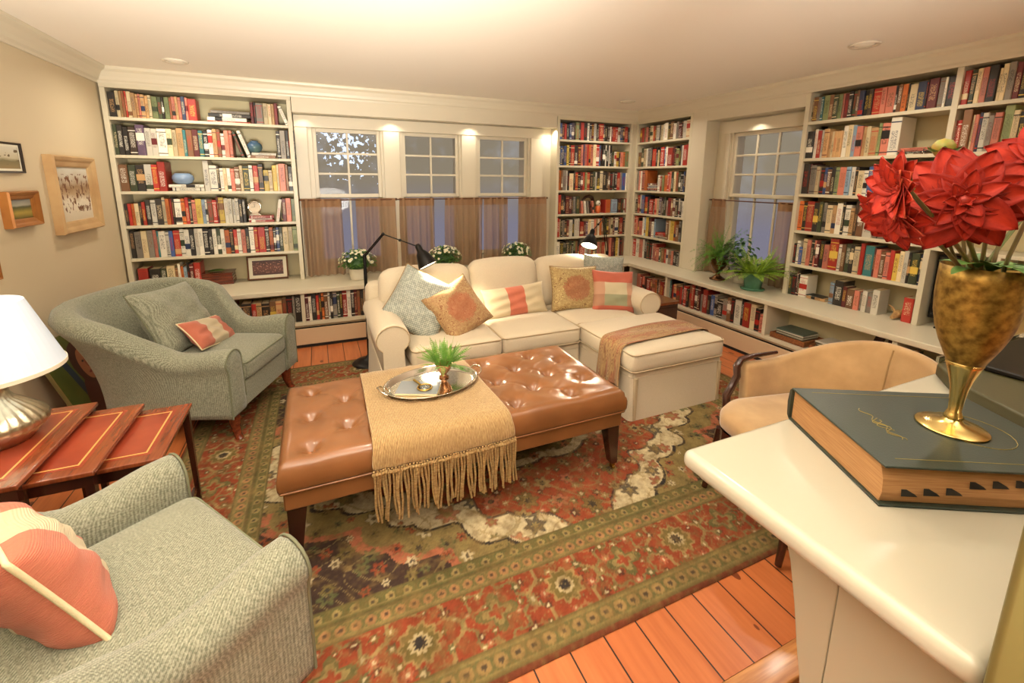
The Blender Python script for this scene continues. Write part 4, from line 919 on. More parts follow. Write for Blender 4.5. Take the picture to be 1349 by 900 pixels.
# ================================================================ tufted leather ottoman
leath = M('tan_leather', col(138, 90, 52), .28, c2=col(118, 75, 42), nscale=5, bump=(170, .12, .001), coat=.25)
leathapron = leath
OX0, OX1, OY0, OY1 = -.205, 1.39, 1.685, 2.40
def make_ottoman():
    cx_, cy_ = (OX0 + OX1) / 2, (OY0 + OY1) / 2; w, d_ = OX1 - OX0, OY1 - OY0
    t = thing('ottoman', 'long tufted tan leather ottoman on tapered dark legs', 'ottoman', (cx_, cy_, 0))
    btn = []
    nxb, nyb = 10, 5
    for i in range(nxb):
        for j in range(nyb):
            if (i + j) % 2 == 0: btn.append((-w / 2 + w * (i + .75) / (nxb + .5), -d_ / 2 + d_ * (j + .85) / (nyb + .7)))
    B = np.array(btn)
    nx, ny = 180, 84; zt, zb, r = .468, .348, .045
    P = []
    def prof(u, half):      # perimeter roundness
        return u
    ts = lambda n: [(-1 + 2 * i / n) for i in range(n + 1)]
    top = []
    for a in ts(nx):
        row_ = []
        for b_ in ts(ny):
            x, y = a * w / 2, b_ * d_ / 2
            ex, ey = w / 2 - abs(x), d_ / 2 - abs(y); ed = min(ex, ey)
            z = zt
            if ed < r: z = zt - r + math.sqrt(max(0, r * r - (r - ed) ** 2))
            dd = np.hypot(B[:, 0] - x, B[:, 1] - y); o_ = np.argsort(dd)[:2]; d0, d1 = dd[o_[0]], dd[o_[1]]
            z -= .030 * math.exp(-(d0 / .022) ** 2 * .5) + .012 * math.exp(-(d0 / .055) ** 2 * .5)
            # pleats between neighbouring buttons
            p0, p1 = B[o_[0]], B[o_[1]]; L = np.hypot(*(p1 - p0))
            if L < .25:
                tt = ((x - p0[0]) * (p1[0] - p0[0]) + (y - p0[1]) * (p1[1] - p0[1])) / L ** 2
                pd = abs((x - p0[0]) * (p1[1] - p0[1]) - (y - p0[1]) * (p1[0] - p0[0])) / L
                if 0 < tt < 1: z -= .006 * math.exp(-(pd / .006) ** 2) * (1 - .5 * math.sin(PI * tt))
            an = math.atan2(y - B[o_[0]][1], x - B[o_[0]][0]); z += .0022 * math.sin(an * 9 + o_[0] * 2.1) * math.exp(-(d0 / .05) ** 2)
            z += .0016 * math.sin(x * 37 + 2 * math.sin(y * 23)) * min(1, ed / .1)
            f = 1 - .0 * ed
            row_.append((x, y, z))
        top.append(row_)
    mb = MB(); mb.grid(top)
    per = [top[i][0] for i in range(nx + 1)] + [top[nx][j] for j in range(1, ny + 1)] + [top[i][ny] for i in range(nx - 1, -1, -1)] + [top[0][j] for j in range(ny - 1, 0, -1)]
    R_ = [[(x * (1 + e), y * (1 + e * 1.6), z0 if z0 else z) for x, y, z in per] for z0, e in ((None, 0), (.405, .006), (.385, .007), (.362, .004), (zb, -.004))]
    mb.grid(R_, closev=True); mb.add(R_[-1], [tuple(range(len(per)))])
    mb.build('tufted_cushion', leath, t, smooth=True, merge=True)
    pc = rrect(w * .997, d_ * .995, .01, 3); MB().tube([(x, y, zb - .002) for x, y in pc] + [(pc[0][0], pc[0][1], zb - .002)], .005, 6, cap=False).build('piping', leath, t, smooth=True)
    MB().box(-w / 2 + .012, w / 2 - .012, -d_ / 2 + .012, d_ / 2 - .012, .262, zb).build('apron', leathapron, t, bevel=.008, seg=3)
    for x, y in btn: MB().sphere((x, y, zt - .040), .010, 6, (1, 1, .55)).build('button', leath, t, smooth=True)
    for sx in (-1, 1):
        for sy in (-1, 1):
            x, y = sx * (w / 2 - .055), sy * (d_ / 2 - .055); mb = MB(); a, b_ = .036, .018
            R_ = [[(x + sx * (a - q) + q * u, y + sy * (a - q) + q * v, z) for u, v in ((-1, -1), (1, -1), (1, 1), (-1, 1))] for z, q in ((.262, a), (.05, b_ + .003), (.045, b_))]
            mb.grid(R_, closev=True); mb.add(R_[0], [(0, 1, 2, 3)]); mb.add(R_[-1], [(0, 1, 2, 3)]); lg = mb.build('leg', darkwood, t, bevel=.003)
            cxx, cyy = x + sx * (a - b_), y + sy * (a - b_)
            MB().lathe([(.0, .046), (.017, .045), (.015, .03), (.008, .028)], 12, T=Matrix.Translation((cxx, cyy, 0))).tube([(cxx - .008, cyy, .016), (cxx + .008, cyy, .016)], .0145, 14).build('caster', brass, lg, smooth=False)
    return t
make_ottoman()
# woven fringed throw
throwm, nt_, b_ = new_mat('woven_throw'); g_ = NG(nt_); s_ = g_.sep(g_.coord()); 
f_ = g_.m('ADD', g_.m('MULTIPLY', g_.m('SINE', g_.m('MULTIPLY', s_[0], 950)), .25), g_.noise(g_.coord(scale=(300, 60, 60)), 1, 2))
r_ = g_.n('ShaderNodeValToRGB'); r_.color_ramp.elements[0].position = .3; r_.color_ramp.elements[1].position = .75; r_.color_ramp.elements[0].color = col(138, 104, 60); r_.color_ramp.elements[1].color = col(190, 160, 108)
nt_.links.new(f_, r_.inputs[0]); nt_.links.new(r_.outputs[0], b_.inputs['Base Color']); b_.inputs['Roughness'].default_value = .8; b_.inputs['Sheen Weight'].default_value = .3; g_.bump(f_, .7, .003, b_)
prof_ = [(2.412, .33), (2.418, .40), (2.405, .462), (2.37, .478)] + [(2.37 - k * .06, .480) for k in range(1, 11)] + [(1.73, .480), (1.70, .474), (1.680, .455), (1.670, .42), (1.666, .375)]
rows_ = []; NV = 34
for i, (y, z) in enumerate(prof_):
    r = []; q = i / (len(prof_) - 1)
    for j in range(NV + 1):
        v = j / NV; hang = 1 if z < .44 and y < 2 else 0
        x = .155 + .565 * v + (.025 * q * (v - .4) * 2) + (.012 * hang * (v - .5)) + (.02 * (1 - q) * 0)
        wob = .006 * math.sin(v * 21 + 1.3) * hang
        r.append((x, y - abs(wob) - .002 * hang, z + (.0022 * math.sin(v * 40 + i) if not hang else -.012 * math.sin(v * 2.4 + .3))))
    rows_.append(r)
th_ = drape('woven_throw', throwm, rows_, .006, 'tan woven throw with knotted fringe draped over the ottoman', 'throw', 1)
rnd = random.Random(5); low_ = rows_[-1]; fm = M('fringe_yarn', col(186, 156, 104), .85, c2=col(146, 112, 66), nscale=60, stretch=(1, 1, 3), bump=(300, .8, .003))
for k in range(52):
    v = (k + .5) / 52; j = v * NV; a, b2 = low_[int(j)], low_[min(NV, int(j) + 1)]; fr = j - int(j)
    x, y, z = (a[q] + (b2[q] - a[q]) * fr for q in range(3)); L = .225 + rnd.uniform(-.012, .018) - .01 * v
    dx, dy = rnd.uniform(-.014, .014), rnd.uniform(-.012, .006); y -= .008
    pts = [(x + dx * (q ** 1.5) + .003 * math.sin(q * 7 + k), y + dy * q + .002 * math.sin(q * 9 + k * 2), z + .004 - L * q) for q in [i / 7 for i in range(8)]]
    mb = MB().tube(pts, [.0042, .0056, .005, .0052, .005, .005, .0052, .0046], 6); mb.sphere((x, y, z - .012), .0085, 5, (1, 1, 1.1))
    mb.build('tassel', fm, th_, smooth=True)
# ================================================================ tub chair at the counter
suede = M('tan_suede', col(180, 146, 100), .8, c2=col(158, 124, 80), nscale=9, bump=(240, .3, .001), sheen=.4)
def tubchair():
    t = thing('tub_chair', 'tan suede tub chair with dark wood trim behind the counter', 'chair', (1.90, 1.125, 0), math.radians(-101.5))
    hf = lambda s: .615 + .165 * sstep(s, .25, .95); lf = lambda s: .02 + .05 * sstep(s, .1, .8)
    mb, rings = shell(.29, -.02, .42, .28, .06, .30, hf, lf, lambda s: .03, 24, over=.004)
    mb.build('back', suede, t, smooth=True, merge=True)
    for sx in (-1, 1):
        MB().tube([(sx * .335, .16, .655), (sx * .338, .02, .645), (sx * .335, -.05, .632), (sx * .330, -.075, .60), (sx * .325, -.072, .55), (sx * .320, -.10, .50), (sx * .315, -.13, .455), (sx * .305, -.13, .36)],
                  [.008, .012, .017, .019, .018, .018, .02, .019], 10).build('arm_post', darkwood, t, smooth=True)
        MB().tube([(sx * .22, -.22, .34), (sx * .225, -.24, .2), (sx * .235, -.27, .015)], [.024, .019, .013], 10).build('leg', darkwood, t, smooth=True)
        MB().tube([(sx * .24, .38, .34), (sx * .25, .43, .18), (sx * .26, .48, .012)], [.022, .018, .014], 10).build('leg', darkwood, t, smooth=True)
    MB().tube([(.0, .452, .775), (0, .438, .70), (0, .422, .5)], .004, 6).build('seam', tancord, t, smooth=True)
    pts = [(x, y - (.10 * (1 - (x / .3) ** 2) if y < 0 else 0)) for x, y in rrect(.57, .60, .13, 12)]; z_ = lambda z, k: [(x * k, y * k + .105, z) for x, y in pts]
    MB().grid([z_(.30, 1), z_(.372, 1)], closev=True).add(z_(.30, 1), [tuple(range(len(pts)))]).build('seat_rail', darkwood, t, smooth=False)
    mb = MB(); R_ = [z_(.372, .97), z_(.39, 1.015), z_(.43, 1.02), z_(.452, .98), z_(.466, .86), z_(.472, .5), z_(.474, .05)]; mb.grid(R_, closev=True); mb.add(R_[-1], [tuple(range(len(pts)))]); mb.build('seat', suede, t, smooth=True)
tubchair()
# ================================================================ counter
t = thing('counter', 'cream painted half-wall counter with rounded edge in the right foreground', 'counter', (.7, .3, 0))
def rel(mb, o): mb.v = [tuple(Vector(p) - Vector(o)) for p in mb.v]; return mb
rel(MB().box(.628, 2.3, .147, .588, .962, 1.0), (.7, .3, 0)).build('counter_top', counterm, t, bevel=.016, seg=5)
rel(MB().box(.652, 2.28, .148, .565, .944, .9615), (.7, .3, 0)).build('cove_moulding', counterm, t, bevel=.008, seg=3)
rel(MB().box(.70, 2.26, .148, .325, -.2, .944), (.7, .3, 0)).build('wall_panel', counterm, t, bevel=.003)
prof = [(.326, -.2), (.326, .944), (.425, .944), (.416, .92), (.402, .88), (.386, .81), (.373, .74), (.360, .68), (.354, .6), (.352, .4), (.352, -.2)]
rel(MB().prism(prof, .703, .74, 'x'), (.7, .3, 0)).build('bracket', counterm, t, bevel=.003)
# ---- dictionary
bu = Vector((.886, -.465, 0)); bv = Vector((.465, .886, 0)); ang = math.atan2(bu.y, bu.x)
covm = M('dark_green_cloth', col(34, 44, 36), .38, c2=col(44, 52, 42), nscale=7, bump=(300, .25, .001)); edgep = M('page_edges', col(176, 132, 84), .75, c2=col(150, 106, 64), nscale=40, stretch=(.4, .4, 12))
goldm = M('gold_stamping', col(150, 132, 70), .35, .6)
t = thing('dictionary', 'thick dark green dictionary with thumb index lying on the counter', 'book', (.806, .339, 1.0), ang)
Wd, Hd, Td = .345, .273, .074       # along fore-edge, depth, thickness (local x, y, z)
MB().box(0, Wd, 0, Hd, 0, .004).build('bottom_cover', covm, t, bevel=.0015); MB().box(0, Wd, 0, Hd, Td - .004, Td).build('top_cover', covm, t, bevel=.0015)
MB().prism([(Hd - .002, 0), (Hd + .006, .008), (Hd + .010, Td / 2), (Hd + .006, Td - .008), (Hd - .002, Td)], 0, Wd, 'x').build('spine', covm, t, bevel=.001)
pb = MB(); pp = [(.008, .004), (Wd - .006, .004), (Wd - .006, Hd - .002)]
prof = [(.010, .0045), (.006, Td * .3), (.008, Td * .6), (.018, Td - .0045), (Hd - .003, Td - .0045), (Hd - .003, .0045)]
pb.prism(prof, .006, Wd - .006, 'x').build('page_block', edgep, t)
inkm = M('index_black', col(26, 22, 18), .6)
mb = MB()
for k in range(9):
    x = .035 + k * .034; z = .018 + (0 if k < 3 else .010) + .003 * k
    yq = .0045 + .004 * (z / Td)
    mb.add([(x, yq - .0012, z), (x + .026, yq - .0010, z), (x + .022, yq + .0, z + .004), (x + .008, yq + .0004, z + .012), (x, yq + .0004, z + .012)], [(0, 1, 2, 3, 4)])
mb.build('thumb_index', inkm, t)
mb = MB(); z = Td + .0004
for a, b in (((.03, .252), (.31, .252)), ((.03, .022), (.31, .022))): mb.box(a[0], b[0], a[1] - .0006, a[1] + .0006, Td, Td + .0005)
mb.tube([(.235 + .058 * math.cos(q / 24 * 2 * PI), .125 + .062 * math.sin(q / 24 * 2 * PI), z) for q in range(25)], .0007, 4)
for s_ in range(3):
    pts = [(.085 + .018 * s_ * 0 + .010 * math.sin(k * .9 + s_) * (1 if s_ else .6), .08 + k * .0052 + .03 * (s_ == 2), z) for k in range(22 - 7 * s_)]
    mb.tube(pts, .0008, 4)
mb.build('gold_stamping', goldm, t)
# ---- goblet vase
t = thing('goblet_vase', 'tall tarnished brass goblet vase standing on the dictionary', 'vase', (1.052, .358, 1.0742))
gob = M('aged_brass', col(176, 142, 70), .44, .8, c2=col(112, 84, 36), nscale=70, namt=.8, bump=(60, .12, .002), detail=8)
polb = M('polished_brass', col(214, 190, 120), .22, 1, bump=(30, .05))
MB().lathe([(0, .0), (.050, .0), (.052, .002), (.050, .004), (.034, .007), (.016, .013), (.0115, .020)], 48, cap=False).build('foot', polb, t, smooth=True)
MB().lathe([(.013, .019), (.0145, .023), (.012, .028), (.0095, .036), (.0105, .055), (.013, .08), (.0175, .10), (.024, .121), (.0262, .128), (.0255, .131), (.022, .129)], 32, cap=False).build('stem', polb, t, smooth=True)
MB().lathe([(.0, .112), (.018, .114), (.0235, .124), (.031, .142), (.041, .166), (.0495, .192), (.055, .220), (.0575, .250), (.058, .28), (.0575, .305), (.0565, .305), (.056, .28), (.0555, .25), (.05, .21), (.03, .15), (.0, .12)], 56, cap=False).build('bowl', gob, t, smooth=True)
# ---- dahlias
def petal_mat():
    mt, nt, b = new_mat('dahlia_petal'); g = NG(nt); uv = g.n('ShaderNodeUVMap').outputs[0]; s = g.sep(uv)
    n = g.noise(uv, 9, 3); f = g.m('ADD', g.m('MULTIPLY', g.m('ABSOLUTE', g.m('SUBTRACT', s[1], .5)), 1.3), g.m('MULTIPLY', g.m('SUBTRACT', n, .5), .9))
    c = g.mix(g.m('MINIMUM', g.m('MAXIMUM', f, 0), 1), col(178, 48, 24), col(104, 5, 8)); c = g.mix(g.m('MULTIPLY', s[0], .25), c, col(124, 12, 10))
    nt.links.new(c, b.inputs['Base Color']); b.inputs['Roughness'].default_value = .6; b.inputs['Specular IOR Level'].default_value = .25; b.inputs['Subsurface Weight'].default_value = .06; b.inputs['Subsurface Radius'].default_value = (.01, .004, .002)
    return mt
petm = petal_mat(); petback = M('petal_back', col(182, 78, 44), .65, c2=col(140, 28, 20), nscale=70, spec=.25)
def bloom(t, name, rings, R_, seed, tilt_fn, mt=petm, nu=10, nv=7, wk=.50):
    rnd = random.Random(seed); vs = []; fs = []; uv = []
    for n, L, el, cup, off in rings:
        for k in range(n):
            a0 = 2 * PI * (k + off) / n + rnd.uniform(-.09, .09); e = el + rnd.uniform(-.12, .12); L_ = R_ * L * rnd.uniform(.88, 1.1); W_ = L_ * wk * rnd.uniform(.85, 1.1)
            o = len(vs); M_ = Matrix.Rotation(a0, 4, 'Z') @ Matrix.Rotation(-e, 4, 'Y') @ Matrix.Rotation(rnd.uniform(-.25, .25), 4, 'X')
            for i in range(nu):
                u = i / (nu - 1); w = W_ * (math.sin(PI * min(1, u ** .75 * .98 + .02)) ** .75 + .10 * (1 - u)) * .62
                for j in range(nv):
                    v = -1 + 2 * j / (nv - 1)
                    p = M_ @ Vector((R_ * .04 + L_ * u, w * v, cup * L_ * (.42 * v * v * (1 - .5 * u)) - .22 * L_ * u * u * (1 if cup < .6 else -.8) + .012 * L_ * math.sin(v * 6) * u))
                    vs.append(tuple(p)); uv.append((u, (v + 1) / 2))
            for i in range(nu - 1):
                for j in range(nv - 1): q = o + i * nv + j; fs.append((q, q + nv, q + nv + 1, q + 1))
    me = bpy.data.meshes.new(name); me.from_pydata(vs, [], fs); me.materials.append(mt); me.materials.append(petback)
    li = np.empty(len(me.loops), dtype=np.int32); me.loops.foreach_get('vertex_index', li); me.uv_layers.new(name='UVMap').data.foreach_set('uv', np.array(uv, dtype=np.float32)[li].ravel())
    me.polygons.foreach_set('use_smooth', [True] * len(me.polygons)); o = bpy.data.objects.new(name, me); C.objects.link(o); o.parent = t
    s = o.modifiers.new('solid', 'SOLIDIFY'); s.thickness = .0006; s.offset = -1; s.material_offset = 1
    return o
def leaf(mb, p, d, L, w, up=(0, 0, 1), bend=.3, n=6):
    d = Vector(d).normalized(); s = d.cross(Vector(up)); s = s.normalized() if s.length > 1e-4 else Vector((1, 0, 0)); u_ = s.cross(d)
    P = []
    for i in range(n + 1):
        q = i / n; c = Vector(p) + d * L * q - Vector((0, 0, 1)) * bend * L * q * q; ww = w * math.sin(PI * min(.999, q * .93 + .05)) ** .8
        P.append([tuple(c - s * ww + u_ * ww * .25), tuple(c), tuple(c + s * ww + u_ * ww * .25)])
    mb.grid(P)
def dahlia(pos, nrm, R_, label, seed, cl=0.0):
    pos = Vector(pos); t = thing('dahlia', label, 'flower', pos, 0, 'red dahlias in the brass goblet')
    q = Vector(nrm).normalized().to_track_quat('Z', 'Y').to_matrix().to_4x4()
    # layers: count, length, elevation, cup, offset
    L = [(8, 1.0, -.14 + cl, .26, 0), (8, .97, .0 + cl, .28, .5), (8, .80, .18 + cl, .30, .2), (7, .58, .40 + cl * .6, .36, .7), (6, .36, .72, .4, .1), (5, .22, 1.1, .5, .3)]
    b = bloom(t, 'petals', L, R_, seed, None); b.matrix_local = q
    mb = MB().sphere((0, 0, R_ * .06), R_ * .12, 8); mb.build('flower_centre', M('dahlia_centre_%d' % seed, col(150, 40, 24), .6), t, smooth=True).matrix_local = q
    mb = MB()
    for k in range(6): a = k * PI / 3; leaf(mb, (0, 0, -R_ * .08), (math.cos(a), math.sin(a), -.15), R_ * .34, R_ * .09, bend=-.2)
    mb.build('sepals', leafg, t, smooth=True).matrix_local = q
    base = Vector((1.052, .358, 1.30)) + Vector((.02 * math.sin(seed * 3), .02 * math.cos(seed * 2), 0)); n_ = Vector(nrm).normalized()
    p0 = -n_ * R_ * .1; p1 = -n_ * .05 + Vector((0, 0, -.03)) + (Vector((.07, .05, 0)) if pos.x < .86 else Vector((0, 0, 0))); p3 = base - pos; pts = []
    for i in range(11):
        u = i / 10; pts.append(tuple(p0 * (1 - u) ** 3 + p1 * 3 * u * (1 - u) ** 2 + (p3 + Vector((0, 0, .07))) * 3 * u * u * (1 - u) + p3 * u ** 3))
    MB().tube(pts, .0034, 8).build('stem', stemm, t, smooth=True)
    return t
dahlia((.912, .350, 1.494), (-.82, -.50, .10), .082, 'largest red dahlia facing the camera, front and centre', 1)
dahlia((.790, .372, 1.512), (-.86, .50, .0), .054, 'red dahlia seen from the side, leftmost in the goblet', 2, .55)
dahlia((1.125, .325, 1.55), (-.75, -.30, .55), .086, 'red dahlia at the right edge of the frame', 3, .1)
dahlia((.835, .395, 1.470), (-.80, .25, -.45), .056, 'red dahlia drooping low behind the largest one', 4, .45)
t = thing('dahlia', 'green unopened dahlia bud standing above the red blooms', 'flower', (.953, .403, 1.577), 0, 'red dahlias in the brass goblet')
MB().lathe([(0, -.015), (.009, -.013), (.015, -.004), (.0155, .004), (.010, .012), (0, .0155)], 16, cap=False).build('bud', M('bud_green', col(120, 130, 40), .5, c2=col(150, 110, 44), nscale=60), t, smooth=True)
mb = MB()
for k in range(7): a = k * 2 * PI / 7; leaf(mb, (0, 0, -.011), (math.cos(a), math.sin(a), .15), .027, .006, bend=-.3)
mb.build('sepals', leafg, t, smooth=True)
MB().tube([(0, 0, -.012), (.01, 0, -.06), (.03, -.01, -.14), (.07, -.03, -.22), (.09, -.045, -.27)], .0026, 8).build('stem', stemm, t, smooth=True)
t = thing('foliage', 'cut green leaves tucked among the dahlia stems', 'leaves', (1.052, .358, 1.372))
rnd = random.Random(9)
for k in range(16):
    a = rnd.uniform(0, 2 * PI); r = rnd.uniform(.01, .04); p = (r * math.cos(a), r * math.sin(a), rnd.uniform(-.01, .02)); d_ = (math.cos(a) * 1.1, math.sin(a) * 1.1, rnd.uniform(.1, .8))
    mb = MB(); leaf(mb, p, d_, rnd.uniform(.045, .085), rnd.uniform(.010, .018), bend=.35, n=8); mb.build('leaf', leafg, t, smooth=True)
for k in range(5):
    a = 1.1 * k; MB().tube([(.02 * math.cos(a), .02 * math.sin(a), -.06), (.03 * math.cos(a), .03 * math.sin(a), .03), (.05 * math.cos(a) + .0, .05 * math.sin(a), .13)], .003, 6).build('stem', stemm, t, smooth=True)
# ---- portfolio and leather chair behind the goblet
t = thing('document_case', 'flat olive-black leather document case on the counter behind the goblet', 'case', (1.43, .30, 1.0))
olv = M('olive_leather', col(62, 58, 32), .45, bump=(200, .2, .001))
MB().prism([(.0, .20), (.10, .275), (.62, .275), (.62, -.10), (-.10, .02)], 0, .035, 'z').build('body', olv, t, bevel=.006)
MB().prism([(.10, .278), (.62, .278), (.62, .272), (.10, .272)], .036, .052, 'z').build('metal_rail', silver, t)
MB().box(.15, .62, .12, .26, .036, .05).build('flap', blackm, t, bevel=.004)
t = thing('leather_chair', 'black leather chair back glimpsed beyond the counter, right edge', 'chair', (3.0, .42, 0), math.radians(-80))
bl = M('black_leather', col(34, 31, 24), .28, coat=.2, bump=(120, .2, .001))
cushion(.62, .16, .42, .07, .02, 12, T=TR((0, 0, .72), rx=-.15)).build('back', bl, t, smooth=True, merge=True)
cushion(.60, .56, .14, .05, .02, 12, T=TR((0, -.30, .45))).build('seat', bl, t, smooth=True, merge=True)
for x in (-.24, .24):
    for y in (-.5, .0): MB().tube([(x, y, .40), (x, y, .0)], [.02, .014], 8).build('leg', blackm, t, smooth=True)
# ================================================================ nest of tables
topw = M('nest_wood', col(132, 66, 34), .16, c2=col(100, 44, 22), nscale=8, stretch=(10, 1, 1), coat=.5); redl = M('red_leather', col(150, 62, 38), .2, c2=col(128, 48, 28), nscale=6, coat=.4); tool = M('gold_tooling', col(214, 168, 90), .3, .3)
def nest(lb, x0, x1, y0, y1, z):
    t = thing('nesting_table', lb, 'table', ((x0 + x1) / 2, (y0 + y1) / 2, 0), 0, 'nest of tables with red leather tops'); w, d_ = (x1 - x0) / 2, (y1 - y0) / 2
    MB().box(-w, w, -d_, d_, z - .018, z).build('table_top', topw, t, bevel=.004)
    MB().box(-w + .045, w - .045, -d_ + .045, d_ - .045, z, z + .0006).build('leather_inset', redl, t)
    mb = MB()
    for a, b_, c, e in ((-w + .058, w - .058, -d_ + .058, -d_ + .064), (-w + .058, w - .058, d_ - .064, d_ - .058), (-w + .058, -w + .064, -d_ + .064, d_ - .064), (w - .064, w - .058, -d_ + .064, d_ - .064)): mb.box(a, b_, c, e, z + .0006, z + .0011)
    mb.build('gold_tooling', tool, t)
    MB().box(-w + .036, w - .036, d_ - .034, d_ - .016, z - .062, z - .0185).build('apron', darkwood, t)
    MB().box(-w + .036, w - .036, -d_ + .016, -d_ + .034, z - .062, z - .0185).build('apron', darkwood, t)
    for sx in (-1, 1):
        for sy in (-1, 1):
            x, y = sx * (w - .022), sy * (d_ - .025); mb = MB()
            R_ = [[(x + q * u + sx * e, y + q * v + sy * e, zz) for u, v in ((-1, -1), (1, -1), (1, 1), (-1, 1))] for zz, q, e in ((z - .0185, .0135, 0), (.0, .008, .006))]
            mb.grid(R_, closev=True); mb.add(R_[0], [(0, 1, 2, 3)]); mb.add(R_[1], [(0, 1, 2, 3)]); mb.build('leg', darkwood, t)
        MB().box(sx * (w - .022) - .007, sx * (w - .022) + .007, -d_ + .04, d_ - .04, .09, .115).build('stretcher', darkwood, t)
nest('smallest nesting table, right of the three, red leather top', -1.00, -.580, 1.835, 2.275, .512)
nest('middle nesting table, half pulled out, red leather top', -1.215, -.748, 1.775, 2.275, .545)
nest('largest nesting table, under the silver lamp, red leather top', -1.43, -.908, 1.72, 2.29, .578)
# table lamp
t = thing('table_lamp', 'hammered silver table lamp with pale cone shade at left edge', 'lamp', (-1.10, 2.05, .5795))
hs = M('hammered_silver', col(196, 186, 160), .28, 1, bump=(40, .5, .004))
def ribbed(prof, n=96, rib=28, amp=.03):
    P = [[(r * (1 + amp * math.cos(rib * 2 * PI * k / n) * f) * math.cos(2 * PI * k / n), r * (1 + amp * math.cos(rib * 2 * PI * k / n) * f) * math.sin(2 * PI * k / n), z) for r, z, f in prof] for k in range(n)]
    return MB().grid(P, closeu=True)
ribbed([(.0, 0, 0), (.085, .0, 0), (.095, .010, 0), (.118, .035, .2), (.137, .062, .6), (.132, .085, 1), (.108, .115, 1), (.080, .14, 1), (.058, .16, .8), (.048, .18, .2), (.046, .20, 0), (.05, .215, 0), (.062, .232, 0), (.060, .238, 0), (.040, .234, 0), (.0, .225, 0)]).build('lamp_base', hs, t, smooth=True)
MB().tube([(0, 0, .22), (0, 0, .47)], .008, 10).build('stem', brass, t, smooth=True)
shm, nt_, b_ = new_mat('lamp_shade'); b_.inputs['Base Color'].default_value = col(188, 196, 204); b_.inputs['Roughness'].default_value = .7; b_.inputs['Emission Color'].default_value = col(214, 228, 245); b_.inputs['Emission Strength'].default_value = .22
P_ = [(.205, .262), (.207, .267), (.13, .505), (.128, .51), (.126, .505), (.203, .267)]
MB().lathe(P_, 48, cap=False).build('lamp_shade', shm, t, smooth=False)
MB().lathe([(.2065, .259), (.209, .259), (.209, .273), (.2065, .273)], 48, cap=False).build('shade_trim', M('shade_trim', col(222, 212, 190), .7), t)
pl = bpy.data.lights.new('table_lamp_bulb', 'POINT'); pl.energy = 4; pl.color = (1, .86, .66); pl.shadow_soft_size = .04; o = bpy.data.objects.new('table_lamp_bulb', pl); C.objects.link(o); o.location = (-1.10, 2.05, .93)
# ================================================================ pharmacy floor lamps
reflm = M('white_reflector', col(240, 236, 222), .3)
def floor_lamp(lb, base, top, elbow, head, tip, rs, power, aim):
    bx, by = base; t = thing('floor_lamp', lb, 'lamp', (bx, by, 0), 0, 'black swing-arm floor lamps'); R = lambda p: (p[0] - bx, p[1] - by, p[2])
    MB().lathe([(0, 0), (.135, 0), (.137, .012), (.12, .026), (.07, .042), (.03, .055), (.02, .075), (.0, .08)], 36, cap=False).build('base', blackm, t, smooth=True)
    MB().tube([(0, 0, .05), R(top)], .0135, 10).build('pole', blackm, t, smooth=True)
    MB().tube([(R(top)[0], R(top)[1], .45), (R(top)[0], R(top)[1], .49)], .015, 10).build('collar', blackm, t, smooth=True)
    a, b_, h = Vector(R(top)), Vector(R(elbow)), Vector(R(head)); s = (b_ - a).cross(Vector((0, 0, 1))).normalized() * .009
    MB().tube([a + s, b_ + s], .005, 8).tube([a - s, b_ - s], .005, 8).build('lower_arm', blackm, t, smooth=True)
    MB().sphere(tuple(a), .016, 8).build('joint', blackm, t, smooth=True); MB().sphere(tuple(b_), .013, 8).build('joint', blackm, t, smooth=True)
    mb = MB().tube([b_, h], .0045, 8); m_ = (b_ + h) / 2; mb.sphere(tuple(m_), .011, 6, (1.2, 1, 1)); mb.build('upper_arm', blackm, t, smooth=True)
    ax = (Vector(R(tip)) - h).normalized(); q = ax.to_track_quat('Z', 'Y').to_matrix().to_4x4(); q.translation = h
    sh = MB().lathe([(.0, -.02), (.016, -.018), (.022, .0), (.024, .035), (.04, .055), (rs * .75, .09), (rs, .145), (rs + .002, .155), (rs - .003, .15), (rs * .72, .095), (.03, .06), (.0, .05)], 36, cap=False).build('lamp_shade', blackm, t, smooth=True); sh.matrix_local = q
    rf_ = MB().lathe([(rs - .004, .1495), (rs * .72 - .002, .097), (.030, .064), (.0, .058)], 36, cap=False).build('reflector', reflm, t, smooth=True); rf_.matrix_local = q
    em, nt_, b_2 = new_mat('lit_bulb'); b_2.inputs['Emission Color'].default_value = (1, .86, .62, 1); b_2.inputs['Emission Strength'].default_value = 22
    bb = MB().sphere((0, 0, .112), .036, 10, (1, 1, 1)).build('bulb', em, t, smooth=True); bb.matrix_local = q
    l = bpy.data.lights.new('floor_lamp_glow', 'SPOT'); l.energy = power; l.color = (1, .84, .62); l.spot_size = 2.1; l.spot_blend = .5; l.shadow_soft_size = .03
    o = bpy.data.objects.new('floor_lamp_glow', l); C.objects.link(o); o.location = Vector((bx, by, 0)) + h + ax * .156; o.rotation_euler = ax.to_track_quat('-Z', 'Y').to_euler()
floor_lamp('black swing-arm floor lamp standing behind the left sofa arm', (.312, 3.645), (.320, 3.645, .91), (.441, 3.42, 1.106), (.640, 3.12, 1.043), (.700, 3.06, .90), .070, 42, None)
floor_lamp('black swing-arm floor lamp lit behind the right end of the sofa', (2.66, 3.66), (2.66, 3.66, .80), (2.50, 3.52, 1.165), (2.30, 3.40, 1.060), (2.235, 3.35, .93), .075, 38, None)
